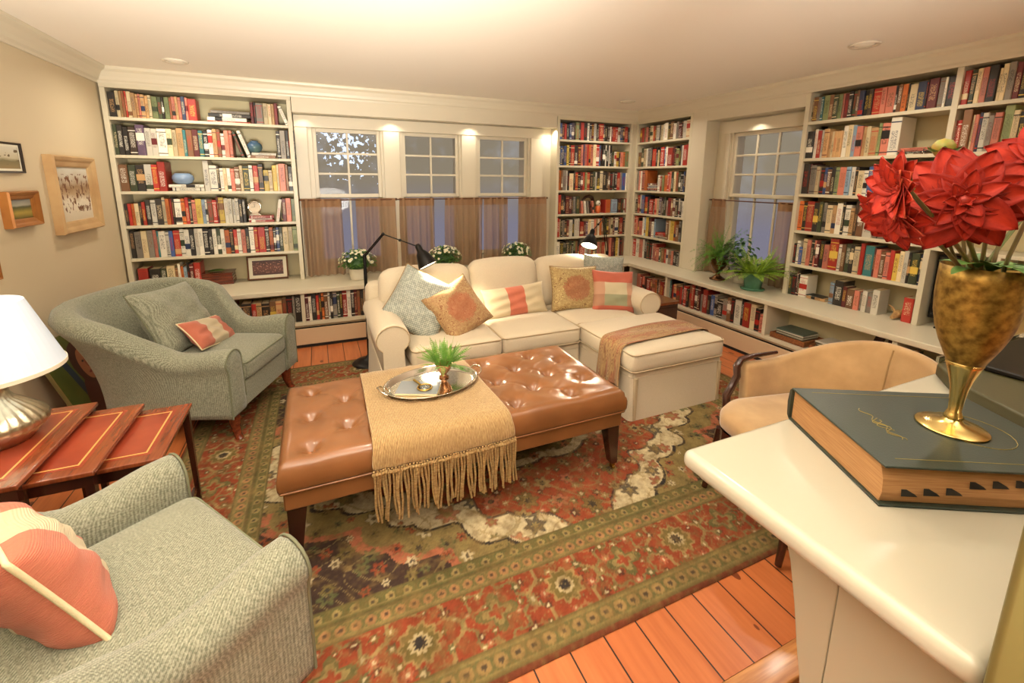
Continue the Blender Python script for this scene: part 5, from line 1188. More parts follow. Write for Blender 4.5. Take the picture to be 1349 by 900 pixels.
# end table
t = thing('end_table', 'dark brown wooden end table beside the right sofa arm', 'table', (2.68, 3.05, 0))
MB().box(-.135, .135, -.26, .26, .475, .50).build('table_top', M('walnut_top', col(112, 60, 28), .25, c2=col(84, 42, 20), nscale=6, stretch=(8, 1, 1), coat=.4), t, bevel=.004)
MB().box(-.125, .125, -.25, .25, .06, .4745).build('cabinet_body', darkwood, t, bevel=.003)
MB().box(-.11, .11, -.256, -.2505, .30, .45).build('drawer', darkwood, t, bevel=.002); MB().box(-.11, .11, -.256, -.2505, .08, .28).build('door', darkwood, t, bevel=.002)
for sx in (-1, 1):
    for sy in (-1, 1): MB().box(sx * .11 - .014, sx * .11 + .014, sy * .235 - .014, sy * .235 + .014, 0, .06).build('foot', darkwood, t)
# ================================================================ ottoman top: tray, fern, notebook, magnifier
t = thing('serving_tray', 'oval silver serving tray with handles on the ottoman throw', 'tray', (.478, 2.085, .4895), math.radians(7))
def oval(prof, a, b, n=64):
    return [[((a + r) * math.cos(2 * PI * k / n), (b + r) * math.sin(2 * PI * k / n), z) for r, z in prof] for k in range(n)]
mb = MB(); P = oval([(-.03, 0), (-.025, 0), (-.012, .004), (0, .018), (.008, .022), (.010, .020), (.002, .015), (-.012, .001)], .235, .165); mb.grid(P, closeu=True)
n = 64; ring = [P[k][1] for k in range(n)]; mb.add([(x, y, .0012) for x, y, z in ring], [tuple(range(n))]); mb.build('tray_body', silver, t, smooth=False)
for o in [o for o in t.children]: o.data.polygons.foreach_set('use_smooth', [len(p.vertices) == 4 for p in o.data.polygons])
for s in (-1, 1): MB().tube([(s * .240, -.05, .02), (s * .255, -.045, .030), (s * .268, -.02, .036), (s * .270, .02, .036), (s * .256, .045, .030), (s * .240, .05, .02)], .0042, 8).build('handle', silver, t, smooth=True)
t = thing('notebook', 'thin grey notebook lying on the silver tray', 'book', (.40, 2.045, .4925), math.radians(-24))
MB().box(-.10, .10, -.065, .065, 0, .010).build('pages', paper, t, bevel=.001); MB().box(-.102, .102, -.067, .067, .010, .0125).build('cover', M('grey_cover', col(140, 146, 150), .15, .3), t, bevel=.001)
t = thing('magnifying_glass', 'small round magnifying glass resting on the tray notebook', 'magnifier', (.425, 2.02, .506), math.radians(110))
mb = MB().tube([(.034 * math.cos(k / 24 * 2 * PI), .034 * math.sin(k / 24 * 2 * PI), .005) for k in range(25)], .0045, 8, cap=False); mb.build('rim', brass, t, smooth=True)
MB().lathe([(0, .002), (.02, .0028), (.032, .005), (.02, .0075), (0, .0085)], 24, cap=False).build('lens', glassm, t, smooth=True)
MB().tube([(.037, 0, .006), (.05, 0, .007), (.10, 0, .009)], [.004, .0055, .006], 8).build('handle', brass, t, smooth=True)
# plants ---------------------------------------------------------------
def frond(mb, base, d, L, lw, nl, droop, ll, up=.6):
    d = Vector(d).normalized(); h = Vector((d.x, d.y, 0)); h = h.normalized() if h.length > .01 else Vector((1, 0, 0)); s = Vector((-h.y, h.x, 0)); pts = []
    for i in range(nl + 1):
        u = i / nl; p = Vector(base) + h * (L * u * d.xy.length) + Vector((0, 0, L * (d.z * u - droop * u * u))); pts.append(p)
    mb.tube(pts, [.0016 * (1 - .7 * i / nl) for i in range(nl + 1)], 4, cap=False)
    for i in range(1, nl + 1):
        u = i / nl; l = ll * math.sin(PI * min(1, u * .85 + .12)); t_ = (pts[i] - pts[i - 1]).normalized()
        for sg in (-1, 1):
            q = (s * sg + t_ * .22 + Vector((0, 0, -.12))).normalized(); e = pts[i] + q * l; w_ = t_ * lw
            mb.add([tuple(pts[i] - w_ * .5), tuple(pts[i] + q * l * .5 - w_ + Vector((0, 0, .002))), tuple(e), tuple(pts[i] + q * l * .5 + w_ + Vector((0, 0, .002)))], [(0, 1, 2, 3)])
def fern(t, z, n, L, seed, mt, spread=(0.2, 1.3), lw=.005, ll=.03, droop=.6, nl=16, name='fronds', rr=.02, xmax=None):
    rnd = random.Random(seed); mb = MB()
    for k in range(n):
        a = rnd.uniform(0, 2 * PI); e = rnd.uniform(*spread); l = L * rnd.uniform(.6, 1.1)
        frond(mb, (rr * math.cos(a), rr * math.sin(a), z), (math.cos(a) * math.cos(e), math.sin(a) * math.cos(e), math.sin(e)), l, lw, nl, droop * rnd.uniform(.5, 1.3) * math.cos(e), ll * rnd.uniform(.7, 1.2))
    if xmax: mb.v = [(min(p[0], xmax + .03 * math.tanh((p[0] - xmax) / .2)) if p[0] > xmax else p[0], p[1], p[2]) for p in mb.v]
    return mb.build(name, mt, t)
t = thing('potted_fern', 'small potted fern in a copper cup on the silver tray', 'plant', (.553, 2.135, .4925))
copper = M('copper_silver', col(186, 140, 104), .2, 1, bump=(40, .1))
MB().lathe([(0, 0), (.026, 0), (.027, .004), (.014, .012), (.016, .022), (.034, .045), (.044, .072), (.046, .080), (.042, .078), (.0, .070)], 32, cap=False).build('pot', copper, t, smooth=True)
fern(t, .07, 60, .155, 31, leaffern, (.30, 1.45), .0035, .016, .25, 13, rr=.03)
def mum(x, y, lb, seed, R_=.16):
    t = thing('potted_chrysanthemum', lb, 'plant', (x, y, SZ), 0, 'white mums along the window shelf'); rnd = random.Random(seed)
    MB().lathe([(0, 0), (.070, 0), (.073, .004), (.080, .05), (.086, .095), (.090, .098), (.090, .108), (.084, .108), (.080, .09), (0, .088)], 32, cap=False).build('pot', whitepot, t, smooth=True)
    mb = MB()
    for k in range(420):
        a = rnd.uniform(0, 2 * PI); e = math.asin(rnd.uniform(-.25, 1)); r = R_ * rnd.uniform(.55, 1.0); d_ = Vector((math.cos(a) * math.cos(e), math.sin(a) * math.cos(e), math.sin(e) * .72)); p = d_ * r + Vector((0, 0, .155))
        leaf(mb, p, (d_.x + rnd.uniform(-.5, .5), d_.y + rnd.uniform(-.5, .5), d_.z + rnd.uniform(-.3, .3)), rnd.uniform(.025, .04), .010, bend=.2, n=3)
    mb.build('leaves', leafg, t)
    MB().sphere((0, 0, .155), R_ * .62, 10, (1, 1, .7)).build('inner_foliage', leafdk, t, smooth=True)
    for k in range(62):
        pf = MB()
        a = rnd.uniform(0, 2 * PI); e = math.asin(rnd.uniform(.12, 1)); d_ = Vector((math.cos(a) * math.cos(e), math.sin(a) * math.cos(e), math.sin(e) * .75)); p = d_ * R_ * rnd.uniform(1.0, 1.12) + Vector((0, 0, .16)); q = (d_ + Vector((rnd.uniform(-.3, .3), rnd.uniform(-.3, .3), .2))).normalized().to_track_quat('Z', 'Y').to_matrix().to_4x4(); q.translation = p
        r = rnd.uniform(.013, .021); m_ = 10; ring = []
        for i in range(2 * m_): aa = i * PI / m_; rr = r if i % 2 == 0 else r * .62; ring.append((rr * math.cos(aa), rr * math.sin(aa), .001))
        pf.add([(0, 0, -.003)] + ring, [(0, i + 1, (i + 1) % (2 * m_) + 1) for i in range(2 * m_)], T=q); pf.cur = 1; pf.sphere((0, 0, .001), r * .28, 4, (1, 1, .6), T=q); pf.build('flower', [mumw, yellowc], t)
mum(.325, 4.50, 'white mum in a white pot, left one on the window shelf', 1, .17); mum(1.19, 4.47, 'white mum in a white pot behind the middle of the sofa', 2, .165); mum(2.02, 4.47, 'white mum in a white pot, right one nearest the corner shelves', 3, .155)
t = thing('fern_urn', 'feathery green fern in a bronze urn on the right window shelf', 'plant', (3.66, 3.16, SZ))
bronze = M('bronze_urn', col(120, 82, 50), .3, .9, c2=col(84, 58, 36), nscale=20, bump=(60, .3))
MB().lathe([(0, 0), (.075, 0), (.078, .008), (.055, .02), (.022, .045), (.020, .075), (.03, .09), (.06, .12), (.080, .165), (.078, .20), (.066, .22), (.086, .238), (.088, .244), (.07, .236), (.0, .225)], 36, cap=False).build('urn', bronze, t, smooth=True)
for s in (-1, 1): MB().tube([(0, s * .078, .18), (0, s * .105, .19), (0, s * .112, .215), (0, s * .09, .225)], .005, 8).build('handle', bronze, t, smooth=True)
rnd = random.Random(41); mb = MB()
for k in range(95):      # arching sprays of fine needles
    a = rnd.uniform(0, 2 * PI); e = rnd.uniform(.1, 1.25); L = rnd.uniform(.24, .46) * (1.0 if abs(math.sin(a)) > .4 else .7); dr = rnd.uniform(.3, .9) * math.cos(e); bd = rnd.uniform(-.5, .5); pts = []
    for i in range(15):
        u = i / 14; r = L * u * math.cos(e); aa = a + bd * u; pts.append(Vector((min(r * math.cos(aa), .19 + .02 * math.tanh(r)), r * math.sin(aa), .235 + L * (math.sin(e) * u - dr * u * u))))
    mb.tube(pts, [.0016 * (1 - .6 * i / 14) for i in range(15)], 4, cap=False)
    for i in range(3, 15):
        for q_ in range(7):
            v = Vector((rnd.gauss(0, 1), rnd.gauss(0, 1), rnd.gauss(0, .45))).normalized() * rnd.uniform(.018, .040) * (1.15 - .5 * i / 14); p = pts[i].lerp(pts[i - 1], rnd.random()); w_ = v.cross(Vector((0, 0, 1))).normalized() * .0022; e_ = p + v
            if e_.x > .21: continue
            mb.add([tuple(p - w_ * .4), tuple(p + v * .5 - w_), tuple(e_), tuple(p + v * .5 + w_)], [(0, 1, 2, 3)])
mb.build('fronds', leaffern, t)
t = thing('potted_fern', 'lime green fern in a glazed green pot on the right shelf', 'plant', (3.62, 2.73, SZ))
gp = M('green_glaze', col(84, 132, 104), .25, c2=col(66, 112, 84), nscale=12)
MB().lathe([(0, 0), (.098, 0), (.102, .010), (.098, .014), (.068, .016), (.072, .02), (.085, .13), (.090, .145), (.084, .146), (.078, .13), (.0, .12)], 36, cap=False).build('pot', gp, t, smooth=True)
fern(t, .145, 80, .33, 42, leaflime, (.22, 1.1), .007, .036, .42, 15, rr=.05, xmax=.24)
t = thing('potted_ivy', 'dark leafy plant with grey-purple leaves between the two ferns', 'plant', (3.74, 2.97, SZ)); rnd = random.Random(6)
MB().lathe([(0, 0), (.055, 0), (.07, .11), (.066, .11), (0, .1)], 24, cap=False).build('pot', whitepot, t, smooth=True)
mb = MB(); m2 = MB()
for k in range(130):
    a = rnd.uniform(PI * .45, PI * 1.55); r = rnd.uniform(.02, .20); z = .12 + rnd.uniform(0, .38) * (1 - r * 2.2); leaf(mb, (r * math.cos(a), r * math.sin(a), z), (math.cos(a), math.sin(a), rnd.uniform(-.4, .6)), rnd.uniform(.04, .065), .018, bend=.4, n=5)
for k in range(7):
    a = rnd.uniform(2, 4.6); leaf(m2, (.12 * math.cos(a), .12 * math.sin(a), .14 + .12 * rnd.random()), (math.cos(a), math.sin(a), -.1), .10, .034, bend=.5, n=6)
mb.build('leaves', leafdk, t, smooth=True); m2.build('purple_leaves', M('purple_leaf', col(120, 112, 132), .5), t, smooth=True)
# ================================================================ curtains
cm_, nt_, b_ = new_mat('sheer_taupe'); g_ = NG(nt_)
b_.inputs['Base Color'].default_value = col(176, 142, 108); b_.inputs['Roughness'].default_value = .8
tr = g_.n('ShaderNodeBsdfTranslucent'); tr.inputs[0].default_value = col(190, 160, 140); tp = g_.n('ShaderNodeBsdfTransparent'); m1 = g_.n('ShaderNodeMixShader'); m2_ = g_.n('ShaderNodeMixShader'); out = nt_.nodes['Material Output']
m1.inputs[0].default_value = .3; m2_.inputs[0].default_value = .30
nt_.links.new(b_.outputs[0], m1.inputs[1]); nt_.links.new(tr.outputs[0], m1.inputs[2]); nt_.links.new(m1.outputs[0], m2_.inputs[1]); nt_.links.new(tp.outputs[0], m2_.inputs[2]); nt_.links.new(m2_.outputs[0], out.inputs[0])
hemm = M('curtain_heading', col(148, 112, 80), .8)
def curtain(lb, T, x0, x1, z0, z1, seed, top_sq=0, group='taupe cafe curtains'):
    rnd = random.Random(seed); t = thing('curtain', lb, 'curtain', (0, 0, 0), 0, group); t.matrix_world = T
    w = x1 - x0; nf = max(3, int(w / .066)); n = nf * 8; ph = rnd.uniform(0, 6)
    def line(z, amp, sq):
        r = []
        for i in range(n + 1):
            u = i / n; x = x0 + w * (.5 + (u - .5) * sq) + .004 * math.sin(3 * u * nf + ph); y = amp * (math.sin(2 * PI * nf * u + ph) * (.7 + .3 * math.sin(u * 7 + ph)) + .35 * math.sin(2 * PI * nf * .53 * u + 2)); r.append((x, y - .0, z))
        return r
    zz = [z1 + .012, z1 - .014, z1 - .05, z1 - .07, z1 - .25, z1 - .5, z0 + .07, z0 + .066, z0]
    am = [.014, .011, .015, .020, .034, .040, .042, .0422, .043]
    P = [line(z, a, 1 - .03 * k / 8 + .05 * k / 8) for k, (z, a) in enumerate(zip(zz, am))]
    MB().grid(P[3:]).build('cloth', cm_, t, smooth=True); MB().grid(P[:4]).build('heading', hemm, t, smooth=True)
T_ = Matrix.Translation((0, 4.735, 0))
for k, (a, b, lb) in enumerate([(-.14, .225, 'taupe sheer curtain at the far left of the windows'), (.36, .745, 'taupe sheer curtain behind the left mum plant'), (.79, 1.165, 'taupe sheer curtain left of the middle window gap'), (1.28, 1.715, 'taupe sheer curtain right of the middle window gap'), (1.73, 2.02, 'taupe sheer curtain left of the right window gap'), (2.16, 2.52, 'taupe sheer curtain nearest the corner bookcase')]):
    curtain(lb, T_, a, b, .556, 1.305, k + 1)
T2 = Matrix.Translation((3.865, 0, 0)) @ Matrix.Rotation(-PI / 2, 4, 'Z')
curtain('taupe curtain on the right wall beside the pilaster', T2, -3.52, -3.33, .556, 1.325, 8); curtain('taupe curtain on the right wall against the wide bookcase', T2, -2.76, -2.545, .556, 1.325, 9)
rodm = M('rod_bronze', col(96, 60, 38), .4, .7)
t = thing('curtain_rod', 'thin bronze curtain rod across the three windows', 'curtain rod', (0, 4.735, 1.305), 0, 'bronze curtain rods')
MB().tube([(-.15, 0, 0), (2.53, 0, 0)], .0055, 8).build('rod', rodm, t, smooth=True)
for x in (-.135, .765, 1.722, 2.525): MB().tube([(x, 0, 0), (x, .03, 0), (x, .046, 0)], [.008, .006, .014], 8).build('bracket', rodm, t, smooth=True)
for x in (-.155, 2.535): MB().sphere((x, 0, 0), .011, 8).build('finial', rodm, t, smooth=True)
t = thing('curtain_rod', 'thin bronze curtain rod on the right wall window', 'curtain rod', (3.865, 0, 1.325), 0, 'bronze curtain rods')
MB().tube([(0, 2.545, 0), (0, 3.535, 0)], .0055, 8).build('rod', rodm, t, smooth=True)
for y in (2.56, 3.515): MB().tube([(0, y, 0), (.03, y, 0), (.039, y, 0)], [.008, .006, .014], 8).build('bracket', rodm, t, smooth=True)
# ================================================================ pictures
def paint_mat(name, stops, warp=.12, sc=4, dark=None, dsc=14, dthr=.6, vert=True):
    mt, nt, b = new_mat(name); g = NG(nt); uv = g.n('ShaderNodeUVMap').outputs[0]; s = g.sep(uv); n = g.noise(uv, sc, 4)
    f = g.m('ADD', s[1], g.m('MULTIPLY', g.m('SUBTRACT', n, .5), warp * 2)); r = g.n('ShaderNodeValToRGB'); el = r.color_ramp.elements
    el[0].position, el[0].color = stops[0][0], stops[0][1]; el[1].position, el[1].color = stops[-1][0], stops[-1][1]
    for p_, c_ in stops[1:-1]: e = el.new(p_); e.color = c_
    nt.links.new(f, r.inputs[0]); c = r.outputs[0]
    if dark:
        cm = g.n('ShaderNodeCombineXYZ'); g.v(g.m('MULTIPLY', s[0], 2.2), cm.inputs[0]); g.v(g.m('MULTIPLY', s[1], 1.0 if vert else 3), cm.inputs[1]); n2 = g.noise(cm.outputs[0], dsc, 5)
        c = g.mix(g.m('MULTIPLY', g.m('GREATER_THAN', n2, dthr), bandf(g, s[1], .15, .88)), c, dark)
    nt.links.new(c, b.inputs['Base Color']); b.inputs['Roughness'].default_value = .5; return mt
def quad_uv(name, pts, mt, parent):
    me = bpy.data.meshes.new(name); me.from_pydata(pts, [], [(0, 1, 2, 3)]); me.materials.append(mt); me.uv_layers.new(name='UVMap').data.foreach_set('uv', [0, 0, 1, 0, 1, 1, 0, 1])
    o = bpy.data.objects.new(name, me); C.objects.link(o); o.parent = parent; return o
def picture(lb, T, w, h, fw, dp, fm_, art, mat_w=0, cat='picture', name='framed_picture', inner=None, profile=True, group=None):
    """local: x right, z up, faces -y, back at y=0, centred"""
    t = thing(name, lb, cat, (0, 0, 0), 0, group); t.matrix_world = T; a, b = w / 2, h / 2; mb = MB()
    for (ox, oz, ix, iz) in [0] * 0 or []: pass
    pr = [(0, 0), (0, -dp * .8), (fw * .12, -dp), (fw * .35, -dp * .9), (fw * .55, -dp * .72), (fw * .85, -dp * .62), (fw, -dp * .5), (fw, 0)]
    R_ = [[(sx * (a - q), y, sz * (b - q)) for q, y in pr] for sx, sz in ((-1, -1), (1, -1), (1, 1), (-1, 1))]
    mb.grid(R_, closeu=True); mb.build('frame', fm_, t)
    if mat_w:
        mb = MB(); i, j = a - fw, b - fw; k, l = i - mat_w, j - mat_w; y = -dp * .42
        mb.add([(-i, y, -j), (i, y, -j), (i, y, j), (-i, y, j), (-k, y, -l), (k, y, -l), (k, y, l), (-k, y, l)], [(0, 1, 5, 4), (1, 2, 6, 5), (2, 3, 7, 6), (3, 0, 4, 7)]); mb.build('mat_board', inner or M('mat_board', col(228, 222, 200), .8), t)
    i, j = a - fw - mat_w, b - fw - mat_w; y = -dp * .38; quad_uv('artwork', [(-i, y, -j), (i, y, -j), (i, y, j), (-i, y, j)], art, t); return t
def onleft(y, z): return Matrix.Translation((-1.5195, y, z)) @ Matrix.Rotation(PI / 2, 4, 'Z')
goldw = M('warm_gold_frame', col(178, 120, 58), .35, .35, c2=col(150, 92, 42), nscale=8); beigew = M('beige_gold_frame', col(200, 168, 120), .4, .2, c2=col(182, 146, 100), nscale=6); blkf = M('black_frame', col(40, 30, 22), .35)
picture('snowy woodland painting in a wide beige-gold frame on the left wall', onleft(3.975, 1.397), .575, .50, .075, .055, beigew, paint_mat('snow_scene', [(0, col(206, 192, 166)), (.35, col(222, 212, 190)), (.5, col(176, 150, 116)), (.62, col(150, 120, 84)), (.8, col(188, 178, 158)), (1, col(206, 204, 190))], dark=col(112, 72, 44), dsc=7, dthr=.56))
picture('small green field painting in a warm gold frame, left wall', onleft(3.345, 1.335), .285, .195, .045, .045, goldw, paint_mat('field_scene', [(0, col(96, 84, 34)), (.3, col(168, 146, 66)), (.5, col(110, 104, 48)), (.6, col(74, 76, 44)), (.7, col(160, 158, 140)), (1, col(120, 124, 122))], warp=.05))
picture('pale landscape print in a thin black frame above the field painting', onleft(3.21, 1.612), .50, .165, .012, .018, blkf, paint_mat('pale_scene', [(0, col(150, 128, 88)), (.35, col(120, 112, 76)), (.5, col(196, 186, 156)), (1, col(214, 208, 190))], dark=col(110, 92, 60), dsc=4, dthr=.62), mat_w=.012)
picture('gold framed picture cut by the left edge of the photo', onleft(2.905, 1.047), .30, .10, .02, .03, goldw, paint_mat('dim_scene', [(0, col(90, 80, 50)), (1, col(160, 150, 110))]))
# portrait leaning behind the armchair
mt, nt, b = new_mat('portrait_paint'); g = NG(nt); uv = g.n('ShaderNodeUVMap').outputs[0]; s = g.sep(uv); n = g.noise(uv, 5, 3)
def ell(cx_, cz_, rx_, rz_): return g.m('LESS_THAN', g.m('ADD', g.m('ADD', g.m('POWER', g.m('DIVIDE', g.m('ABSOLUTE', g.m('SUBTRACT', s[0], cx_)), rx_), 2), g.m('POWER', g.m('DIVIDE', g.m('ABSOLUTE', g.m('SUBTRACT', s[1], cz_)), rz_), 2)), g.m('MULTIPLY', g.m('SUBTRACT', n, .5), .6)), 1)
c = g.mix(n, col(54, 84, 34), col(110, 108, 40)); c = g.mix(bandf(g, g.m('ADD', s[0], g.m('MULTIPLY', s[1], .2)), .38, .48), c, col(40, 60, 76))
c = g.mix(ell(.62, .22, .34, .34), c, col(84, 44, 34)); c = g.mix(ell(.60, .66, .22, .24), c, col(74, 38, 26)); c = g.mix(ell(.64, .62, .14, .18), c, col(168, 106, 72)); c = g.mix(ell(.645, .63, .035, .05), c, col(146, 84, 56)); c = g.mix(ell(.63, .53, .05, .014), c, col(126, 50, 40))
for ex in (.59, .69): c = g.mix(ell(ex, .665, .022, .012), c, col(46, 28, 22))
nt.links.new(c, b.inputs['Base Color']); b.inputs['Roughness'].default_value = .5
t = thing('canvas_painting', 'portrait canvas on green ground leaning on wall behind the armchair', 'painting', (0, 0, 0)); t.matrix_world = Matrix.Translation((-1.285, 3.42, .0)) @ Matrix.Rotation(PI / 2, 4, 'Z') @ Matrix.Rotation(math.radians(-19), 4, 'X')
MB().box(-.27, .27, 0, .022, 0, .60).build('stretcher', M('raw_canvas', col(112, 98, 52), .9), t, bevel=.002); quad_uv('artwork', [(-.27, -.001, 0), (.27, -.001, 0), (.27, -.001, .60), (-.27, -.001, .60)], mt, t)
# ================================================================ shelf ornaments
def lathe_thing(name, lb, cat, loc, part, prof, mt, group=None, n=36):
    t = thing(name, lb, cat, loc, 0, group); MB().lathe(prof, n, cap=False).build(part, mt, t, smooth=True); return t
blueg = M('blue_green_glaze', col(56, 86, 132), .2, c2=col(96, 124, 112), nscale=9)
t = lathe_thing('vase', 'round blue glazed vase on the second shelf of the left bookcase', 'vase', (-.485, 4.745, 1.688 + .0487), 'vase_body', [(0, 0), (.03, 0), (.052, .018), (.064, .045), (.060, .072), (.042, .092), (.030, .098), (.034, .106), (.030, .104), (.02, .09), (0, .08)], blueg)
lathe_thing('bowl', 'squat pale blue ribbed bowl on the third shelf of the left bookcase', 'bowl', (-1.055, 4.75, 1.395 + .0572), 'bowl_body', [(0, 0), (.035, 0), (.062, .015), (.080, .045), (.076, .072), (.055, .095), (.051, .094), (.068, .07), (.06, .03), (0, .015)], M('pale_blue_glaze', col(136, 160, 190), .25, bump=(30, .2)))
t = thing('mantel_clock', 'small round silver clock on red books in the left bookcase', 'clock', (-.528, 4.715, 1.110 + .060)); R90 = Matrix.Rotation(PI / 2, 4, 'X')
MB().prism([(-.05, 0), (.05, 0), (.042, .012), (.022, .03), (-.022, .03), (-.042, .012)], -.016, .016, 'y').build('stand', silver, t, bevel=.002)
MB().lathe([(0, -.014), (.05, -.014), (.056, -.008), (.056, .012), (.050, .016), (.047, .010), (0, .010)], 40, T=TR((0, 0, .078)) @ R90, cap=False).build('case', silver, t, smooth=True)
MB().lathe([(0, .0112), (.046, .0112)], 32, T=TR((0, 0, .078)) @ R90, cap=False).build('dial', M('clock_dial', col(214, 196, 168), .4), t)
MB().box(-.0012, .0012, -.014, -.0125, .078, .112).box(-.026, .0, -.014, -.0125, .0768, .0792).build('hands', blackm, t)
brn = M('brown_frame', col(104, 62, 34), .35)
picture('brown framed dark photograph leaning on the bottom shelf, left bookcase', Matrix.Translation((-.475, 4.775, SZ + .002)) @ Matrix.Rotation(math.radians(-9), 4, 'X') @ Matrix.Translation((0, 0, .115)), .35, .228, .014, .018, brn, paint_mat('old_photo', [(0, col(70, 36, 28)), (.5, col(104, 58, 44)), (1, col(58, 30, 26))], dark=col(176, 120, 96), dsc=9, dthr=.6), mat_w=.030, cat='photo', name='photo_frame')
t = thing('wooden_box', 'low slatted red-brown wooden box on the left bookcase bottom shelf', 'box', (-.92, 4.78, SZ))
for k in range(4): MB().box(-.165 + .002 * k, .165 - .002 * k, -.09, .09, .001 + k * .026, .0245 + k * .026).build('slat_tier', redwood, t, bevel=.002)
MB().box(-.17, .17, -.095, .095, .1046, .111).build('lid', redwood, t, bevel=.002)
t = thing('leaf_dish', 'small green leaf dish on top of the wooden box', 'dish', (-.90, 4.77, SZ + .1115)); mb = MB(); leaf(mb, (-.06, 0, .008), (1, 0, 0), .13, .038, bend=-.05, n=8); o = mb.build('dish', leafg, t, smooth=True); q = o.modifiers.new('s', 'SOLIDIFY'); q.thickness = .006
t = thing('carved_mask', 'dark arched carved ornament on the fourth shelf left of the corner', 'ornament', (3.135, 4.74, 1.111))
MB().tube([(-.11, 0, .13), (-.10, 0, .165), (-.05, 0, .20), (.0, 0, .21), (.04, 0, .19), (.055, 0, .15), (.045, 0, .10), (.02, 0, .06), (.0, 0, .03), (.0, 0, .001)], [.006, .012, .018, .022, .024, .022, .02, .022, .03, .034], 10).sphere((.0, -.02, .09), .035, 8).build('carving', darkwood, t, smooth=True)
t = thing('bird_figurine', 'cream and orange bird figurine beside the dark carved ornament', 'figurine', (3.245, 4.70, 1.111))
MB().lathe([(0, 0), (.028, 0), (.032, .03), (.030, .085), (.0, .10)], 20, cap=False).build('body', M('orange_glaze', col(206, 100, 44), .4), t, smooth=True); MB().sphere((0, 0, .12), .032, 10, (1, .8, 1.1)).build('head', whitepot, t, smooth=True); MB().sphere((0, -.026, .122), .008, 6).build('eye', blackm, t, smooth=True)
t = thing('animal_skull', 'small horned animal skull on the slab under the right bookcase', 'ornament', (3.80, 1.70, SZ))
bone = M('bone', col(196, 160, 104), .5, c2=col(140, 100, 58), nscale=30)
MB().tube([(-.055, .0, .018), (-.02, 0, .028), (.02, 0, .036), (.05, 0, .03)], [.012, .02, .032, .022], 10).build('skull', bone, t, smooth=True)
for s in (-1, 1): MB().tube([(.01, s * .016, .05), (.0, s * .03, .078), (-.015, s * .05, .10)], [.009, .007, .002], 8).build('horn', bone, t, smooth=True)
t = thing('mug', 'small striped mug on the tan box in the right bookcase', 'mug', (3.82, 2.13, SZ + .0335)); MB().lathe([(0, 0), (.024, 0), (.026, .004), (.026, .06), (.0235, .06), (.0235, .006), (0, .006)], 24, cap=False).build('cup', M('mug_glaze', col(206, 190, 196), .2, c2=col(120, 52, 70), nscale=3, stretch=(1, 1, 14)), t, smooth=True)
MB().tube([(0, -.025, .05), (0, -.042, .046), (0, -.043, .022), (0, -.025, .014)], .004, 8).build('handle', whitepot, t, smooth=True)
lathe_thing('bowl', 'dark blue and white bowl above the red dahlias, far right bay', 'bowl', (3.88, 1.42, 1.42 + .0), 'bowl_body', [(0, 0), (.035, 0), (.06, .03), (.072, .07), (.069, .07), (.055, .03), (0, .01)], M('navy_white_glaze', col(40, 50, 104), .2, c2=col(206, 206, 200), nscale=34, namt=.3))
# television and speaker
t = thing('television', 'black flat television in the bay behind the goblet vase', 'television', (3.86, 1.395, SZ))
MB().box(-.03, .03, -.145, .145, .06, .50).build('cabinet', blackm, t, bevel=.006); MB().box(-.033, -.0305, -.13, .13, .085, .485).build('screen', M('tv_screen', col(14, 14, 16), .08), t); MB().box(-.06, .05, -.09, .09, .0, .012).box(-.01, .01, -.02, .02, .012, .06).build('stand', blackm, t, bevel=.003)
t = thing('speaker', 'tan cloth-fronted loudspeaker at the far right under the shelf', 'speaker', (3.86, 1.08, SZ))
clo = M('speaker_cloth', col(176, 132, 70), .8, bump=(300, .5)); MB().box(-.08, .1, -.115, .115, .0, .27).build('cabinet', clo, t, bevel=.006)
MB().lathe([(0, .082), (.03, .083), (.07, .086), (.078, .09), (.082, .086), (.082, .08)], 36, T=TR((0, 0, .14)) @ Matrix.Rotation(-PI / 2, 4, 'Y'), cap=False).build('cone', M('speaker_cone', col(150, 120, 70), .6), t, smooth=True)
t = thing('remote_control', 'small black remote on the shelf in front of the television', 'remote', (3.70, 1.375, SZ), .3); MB().box(-.07, .07, -.02, .02, 0, .016).build('case', blackm, t, bevel=.004)
MB().box(-.06, .02, -.013, .013, .016, .018).build('buttons', darkgap, t)
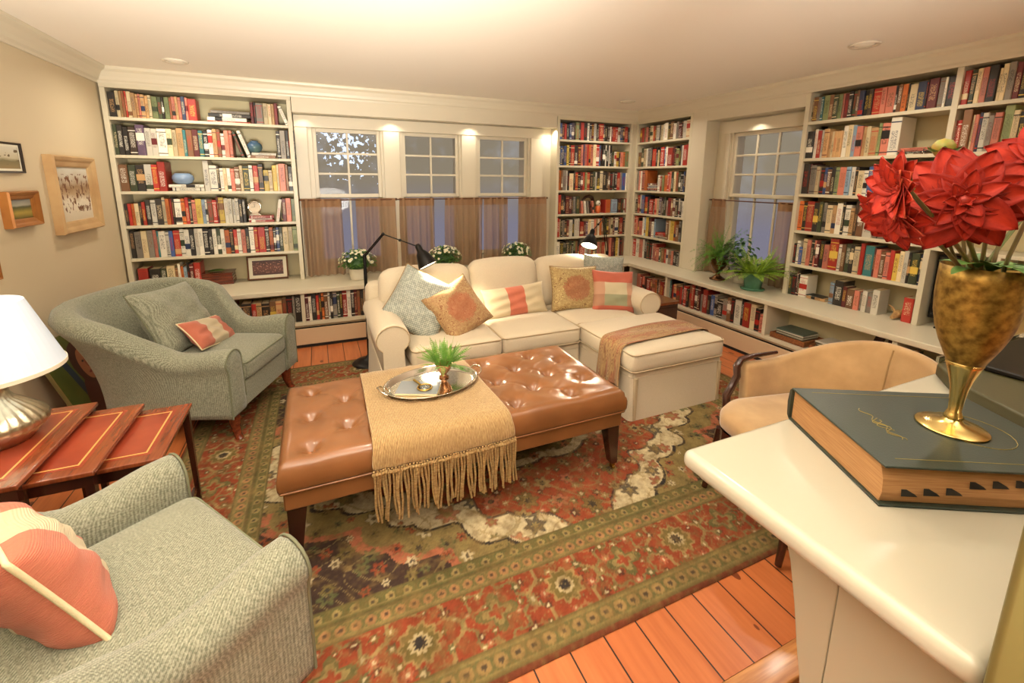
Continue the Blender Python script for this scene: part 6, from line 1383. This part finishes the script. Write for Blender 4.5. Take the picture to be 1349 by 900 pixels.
# magazine baskets and folded stand
wick = M('wicker', col(150, 92, 46), .7, c2=col(112, 62, 30), nscale=90, bump=(120, .9, .004)); mags = [M('magazine_%d' % k, col(*c), .35) for k, c in enumerate([(206, 200, 184), (96, 92, 70), (180, 172, 150), (60, 58, 48), (150, 120, 84), (88, 104, 92)])]
for k, (x, y, lb) in enumerate([(3.555, 2.235, 'wicker tray heaped with magazines, nearer the window'), (3.545, 1.905, 'wicker tray heaped with magazines, beside the folded stand')]):
    t = thing('magazine_tray', lb, 'tray', (x, y, lowz), 0, 'wicker magazine trays'); mb = MB(); a, b = .125, .145
    mb.box(-a, a, -b, b, 0, .008).box(-a, -a + .012, -b, b, .008, .045).box(a - .012, a, -b, b, .008, .045).box(-a + .012, a - .012, -b, -b + .012, .008, .045).box(-a + .012, a - .012, b - .012, b, .008, .045); mb.build('tray', wick, t, bevel=.004)
    rnd = random.Random(k + 4)
    for i in range(8):
        m_ = thing('magazine', '%s magazine, %s in the wicker tray %s' % (['cream', 'olive', 'pale tan', 'charcoal', 'brown', 'sage green'][(i * 5 + k) % 6], ['lowest', 'second up', 'third up', 'fourth up', 'fifth up', 'sixth up', 'second from top', 'topmost'][i], 'nearer the window' if k == 0 else 'beside the folded stand'), 'magazine', (x + rnd.uniform(-.004, .004), y + rnd.uniform(-.006, .006), lowz + .0085 + i * .0095), rnd.uniform(-.05, .05), 'magazines in the wicker trays')
        MB().box(-.095, .095, -.112, .112, 0, .0088).build('pages', mags[(i * 5 + k) % 6], m_, bevel=.001)
t = thing('folding_stand', 'dark red-brown wooden legs of a folded stand in the low cabinet', 'stand', (3.56, 1.62, lowz))
MB().box(-.015, .015, -.025, .025, 0, .262, T=TR((0, .10, .0), rx=.28)).build('leg', darkwood, t, bevel=.002); MB().box(-.015, .015, -.03, .03, 0, .262, T=TR((0, -.045, 0))).build('leg', darkwood, t, bevel=.002); MB().tube([(0, -.04, .05), (0, .09, .05)], .008, 8).build('stretcher', darkwood, t)
# low dark box under the ottoman
t = thing('storage_box', 'low dark green box half hidden beneath the ottoman', 'box', (.72, 2.10, .0125)); MB().box(-.18, .18, -.12, .12, .02, .10).build('body', M('olive_box', col(58, 62, 34), .6), t, bevel=.004); MB().box(-.185, .185, -.125, .125, .1005, .108).build('lid', M('pale_lid', col(128, 122, 84), .5), t, bevel=.002)
for sx in (-1, 1):
    for sy in (-1, 1): MB().box(sx * .16 - .015, sx * .16 + .015, sy * .1 - .015, sy * .1 + .015, 0, .0195).build('foot', blackm, t)
bpy.context.view_layer.update()
